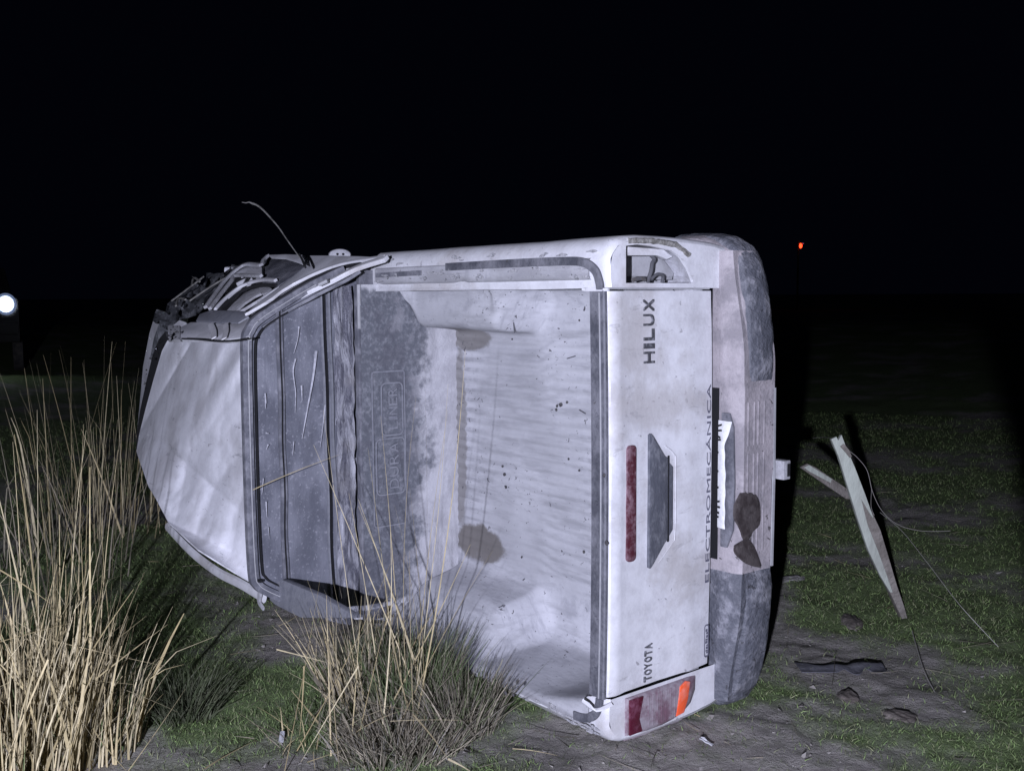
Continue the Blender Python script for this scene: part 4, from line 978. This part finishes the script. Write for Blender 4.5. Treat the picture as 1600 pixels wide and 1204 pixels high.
# ------------------------------------------------------------------ broken fence: post, batten, wires
PMAT = dusty('weathered_pale_wood',(.50,.54,.47),(.40,.42,.37),.42,.65,9,.8,.3,(.07,.07,.06),bmp=.6,stretch=(1,1,.25))
PBARK = dusty('muddy_split_wood',(.19,.17,.15),(.28,.255,.23),.42,.65,14,.9,.3,bmp=1.)
post = bpy.data.objects.new('fence_post', None); COL.objects.link(post); tag(post, 'pale broken wooden fence post leaning left in the grass, split along its side', 'fence post')
def dl(px, py): # depth along the leaning post, from top to base
    return 4.70 + (py-685)/280*.27
pw = lambda L, off=0: [DW(px, py, dl(px,py)+off) for px, py in L]
nrm = -FWD
MB().slab(pw([(1299,686),(1307,682),(1310,688),(1315,679),(1323,700),(1336,730),(1352,772),(1362,800),(1365,810),(1358,800),(1352,790),(1346,780),(1356,820),(1372,860),(1384,893),(1395,925),(1391,925),(1376,900),(1357,860),(1340,810),(1324,758),(1310,712)]), nrm, .028).build('pale_face', PMAT, post, .002)
MB().slab(pw([(1341,776),(1362,798),(1376,828),(1388,868),(1402,915),(1414,950),(1420,974),(1410,968),(1393,930),(1370,880),(1352,830)], .012), nrm, .05).build('split_side', PBARK, post, .003)
MB().slab(pw([(1313,697),(1319,693),(1327,703),(1331,713),(1328,715),(1320,705)], -.006), nrm, .008).build('knot_scar', PBARK, post, .001)
bat = bpy.data.objects.new('fallen_batten', None); COL.objects.link(bat)
tag(bat, 'grey weathered batten lying aslant behind the leaning fence post', 'wooden batten')
MB().slab([DW(px,py,5.0+(px-1250)*.002) for px,py in [(1251,730),(1262,724),(1275,730),(1328,766),(1336,781),(1322,779),(1262,738)]], nrm, .03).build('batten_board', PBARK, bat, .003)
MB().slab([DW(px,py,4.99+(px-1250)*.002) for px,py in [(1256,730),(1264,726),(1300,748),(1298,754),(1266,737)]], nrm, .01).build('pale_grain_strip', PMAT, bat, .001)
WIRE = flat('rusty_dull_wire',(.40,.38,.35),.5,.3)
def wire(pl, label, r=.0028):
    o = MB().sweep(smooth_poly([DW(px,py,z) for px,py,z in pl],8), r, r, (0,0,1), 6).build('fence_wire', WIRE, None)
    tag(o, label, 'wire')
wire([(1328,705,4.72),(1340,715,4.75),(1355,735,4.8),(1364,770,4.85),(1380,800,4.9),(1405,820,4.95),(1440,829,5.0),(1485,829,5.05)], 'curved loose fence wire springing from the top of the leaning post')
wire([(1270,684,5.2),(1285,683,5.0),(1300,684,4.75)], 'short straight end of wire left of the post top', .002)
wire([(1362,762,4.85),(1361,790,4.9),(1366,805,4.9)], 'thin wire hanging beside the split of the post', .0018)
wire([(1375,800,4.95),(1410,830,4.8),(1450,880,4.6),(1500,945,4.4),(1560,1010,4.3)], 'thin slack fence wire running down to the lower right', .002)
wire([(1425,985,4.6),(1445,1050,4.2),(1478,1115,3.9),(1500,1204,3.6)], 'dark slack wire near the lower right corner', .0045)
wire([(1478,1100,4.0),(1520,1095,4.0),(1565,1090,4.1)], 'short dark twig-like wire end lying right of the brown clod', .004)

# ------------------------------------------------------------------ far lights
def far_lamp():
    z = 20.; c = Vector(DW(9, 475, z)); f = (Vector(CAM)-c); f.z = 0; f.normalize(); s = f.cross(Vector((0,0,1)))   # s: to image left
    s = -Vector((RGT[0],RGT[1],0)).normalized()
    v = bpy.data.objects.new('added_vehicle', None); COL.objects.link(v); gz = hgt(c.x,c.y); v.location = (c.x,c.y,gz)  # added vehicle, there only to carry the lamp
    tag(v, 'added dark vehicle at the far left carrying one dazzling white headlight', 'vehicle')
    rot = Matrix(((s.x,-f.x,0),(s.y,-f.y,0),(0,0,1)))      # local x: image left, y: away, z up
    h = c.z-gz
    def B(mb, name, mat, par=v, bev=.04):
        mb.v = [tuple(rot @ Vector(p)) for p in mb.v]; return mb.build(name, mat, par, bev, 2)
    dark = flat('dark_vehicle_paint',(.004,.004,.005),.6); dg = flat('dark_glass',(.01,.01,.012),.1)
    B(MB().box((-.25,.05,h-.75),(1.65,4.6,h+.12)), 'body', dark)
    B(MB().add([(-.15,1.2,h+.12),(1.55,1.2,h+.12),(1.55,4.4,h+.12),(-.15,4.4,h+.12),(0,1.9,h+.75),(1.4,1.9,h+.75),(1.4,4.1,h+.75),(0,4.1,h+.75)],[(0,3,2,1),(4,5,6,7),(0,1,5,4),(1,2,6,5),(2,3,7,6),(3,0,4,7)]), 'cabin', dark)
    B(MB().add([(-.02,1.19,h+.2),(1.42,1.19,h+.2),(1.3,1.80,h+.7),(.1,1.80,h+.7)],[(0,1,2,3)]), 'windscreen', dg, bev=0)
    B(MB().box((-.22,-.03,h-.6),(1.62,.06,h-.35)), 'bumper', dark)
    for x in (-.2,1.6):
        for y in (.9,3.7): B(lathe(MB(),[(0,-.1),(.35,-.1),(.38,0),(.35,.1),(0,.1)],(x,y,.38),0,20),'wheel',TYRE,bev=0)
    ms, t, bs = nt('lit_headlight_lens'); bs.inputs['Emission Color'].default_value=(.8,.9,1,1)
    bs.inputs['Emission Strength'].default_value = 40; bs.inputs['Base Color'].default_value=(.8,.8,.8,1)
    mr, t, bs = nt('bowl_soft_glow'); bs.inputs['Emission Color'].default_value=(.55,.7,1,1); bs.inputs['Emission Strength'].default_value = 1.6; bs.inputs['Base Color'].default_value=(.5,.5,.5,1)
    mq, t, bs = nt('faint_halo_glow'); bs.inputs['Emission Color'].default_value=(.4,.55,1,1); bs.inputs['Emission Strength'].default_value = .22; bs.inputs['Base Color'].default_value=(.3,.3,.3,1)  # glowing bowl and rim paint a soft halo round each lens
    for x in (0.,1.4):
        hl = B(lathe(MB(),[(.0,-.02),(.10,-.015),(.13,0)],(x,.0,h),1,24),'headlight',ms,bev=0)
        B(lathe(MB(),[(.13,.0),(.15,-.012),(.165,-.016)],(x,.0,h),1,24),'glow_bowl',mr,hl,0)
        B(lathe(MB(),[(.165,-.016),(.21,-.016),(.215,.04)],(x,.0,h),1,24),'halo_ring',mq,hl,0)
far_lamp()
def beacon():
    z = 60.; c = Vector(DW(1250, 384, z)); gz = hgt(c.x,c.y); v = bpy.data.objects.new('added_pole', None); COL.objects.link(v); v.location = (c.x,c.y,gz)  # pole and arm are added to carry the red light
    tag(v, 'added far-off dark pole carrying a small glowing red light, right of the truck', 'light pole'); h = c.z-gz
    MB().sweep([(0,.12,0),(0,.12,h+.3)], .12,.12,(0,1,0),10).build('pole', flat('dark_pole',(.02,.02,.02),.7), v)
    fd = -FWD
    rm, t, bs = nt('lit_red_lens'); bs.inputs['Emission Color'].default_value=(1,.045,.012,1); bs.inputs['Emission Strength'].default_value=5; bs.inputs['Base Color'].default_value=(.4,.02,.01,1)
    rd, t, bs = nt('dim_violet_lens'); bs.inputs['Emission Color'].default_value=(.5,.12,.35,1); bs.inputs['Emission Strength'].default_value=.12
    P = []
    def ball(cx, cz, rx, rz, mat, name):
        me = bpy.data.meshes.new(name); bm = bmesh.new(); bmesh.ops.create_uvsphere(bm,u_segments=16,v_segments=10,radius=1)
        for q in bm.verts: q.co = Vector((q.co.x*rx+cx, q.co.y*rx-.05, q.co.z*rz+cz))
        bm.to_mesh(me); bm.free(); return link(name, me, mat, v)
    ball(0,h,.085,.15,rm,'red_lamp'); ball(.30*RGT[0]/1,h+.14,.05,.05,rd,'dim_lamp')
    MB().sweep([(0,.1,h+.14),(.3*RGT[0],.0,h+.14)],.03,.03,(0,0,1),6).build('lamp_arm', flat('dark_arm',(.02,.02,.02),.7), v)
beacon()
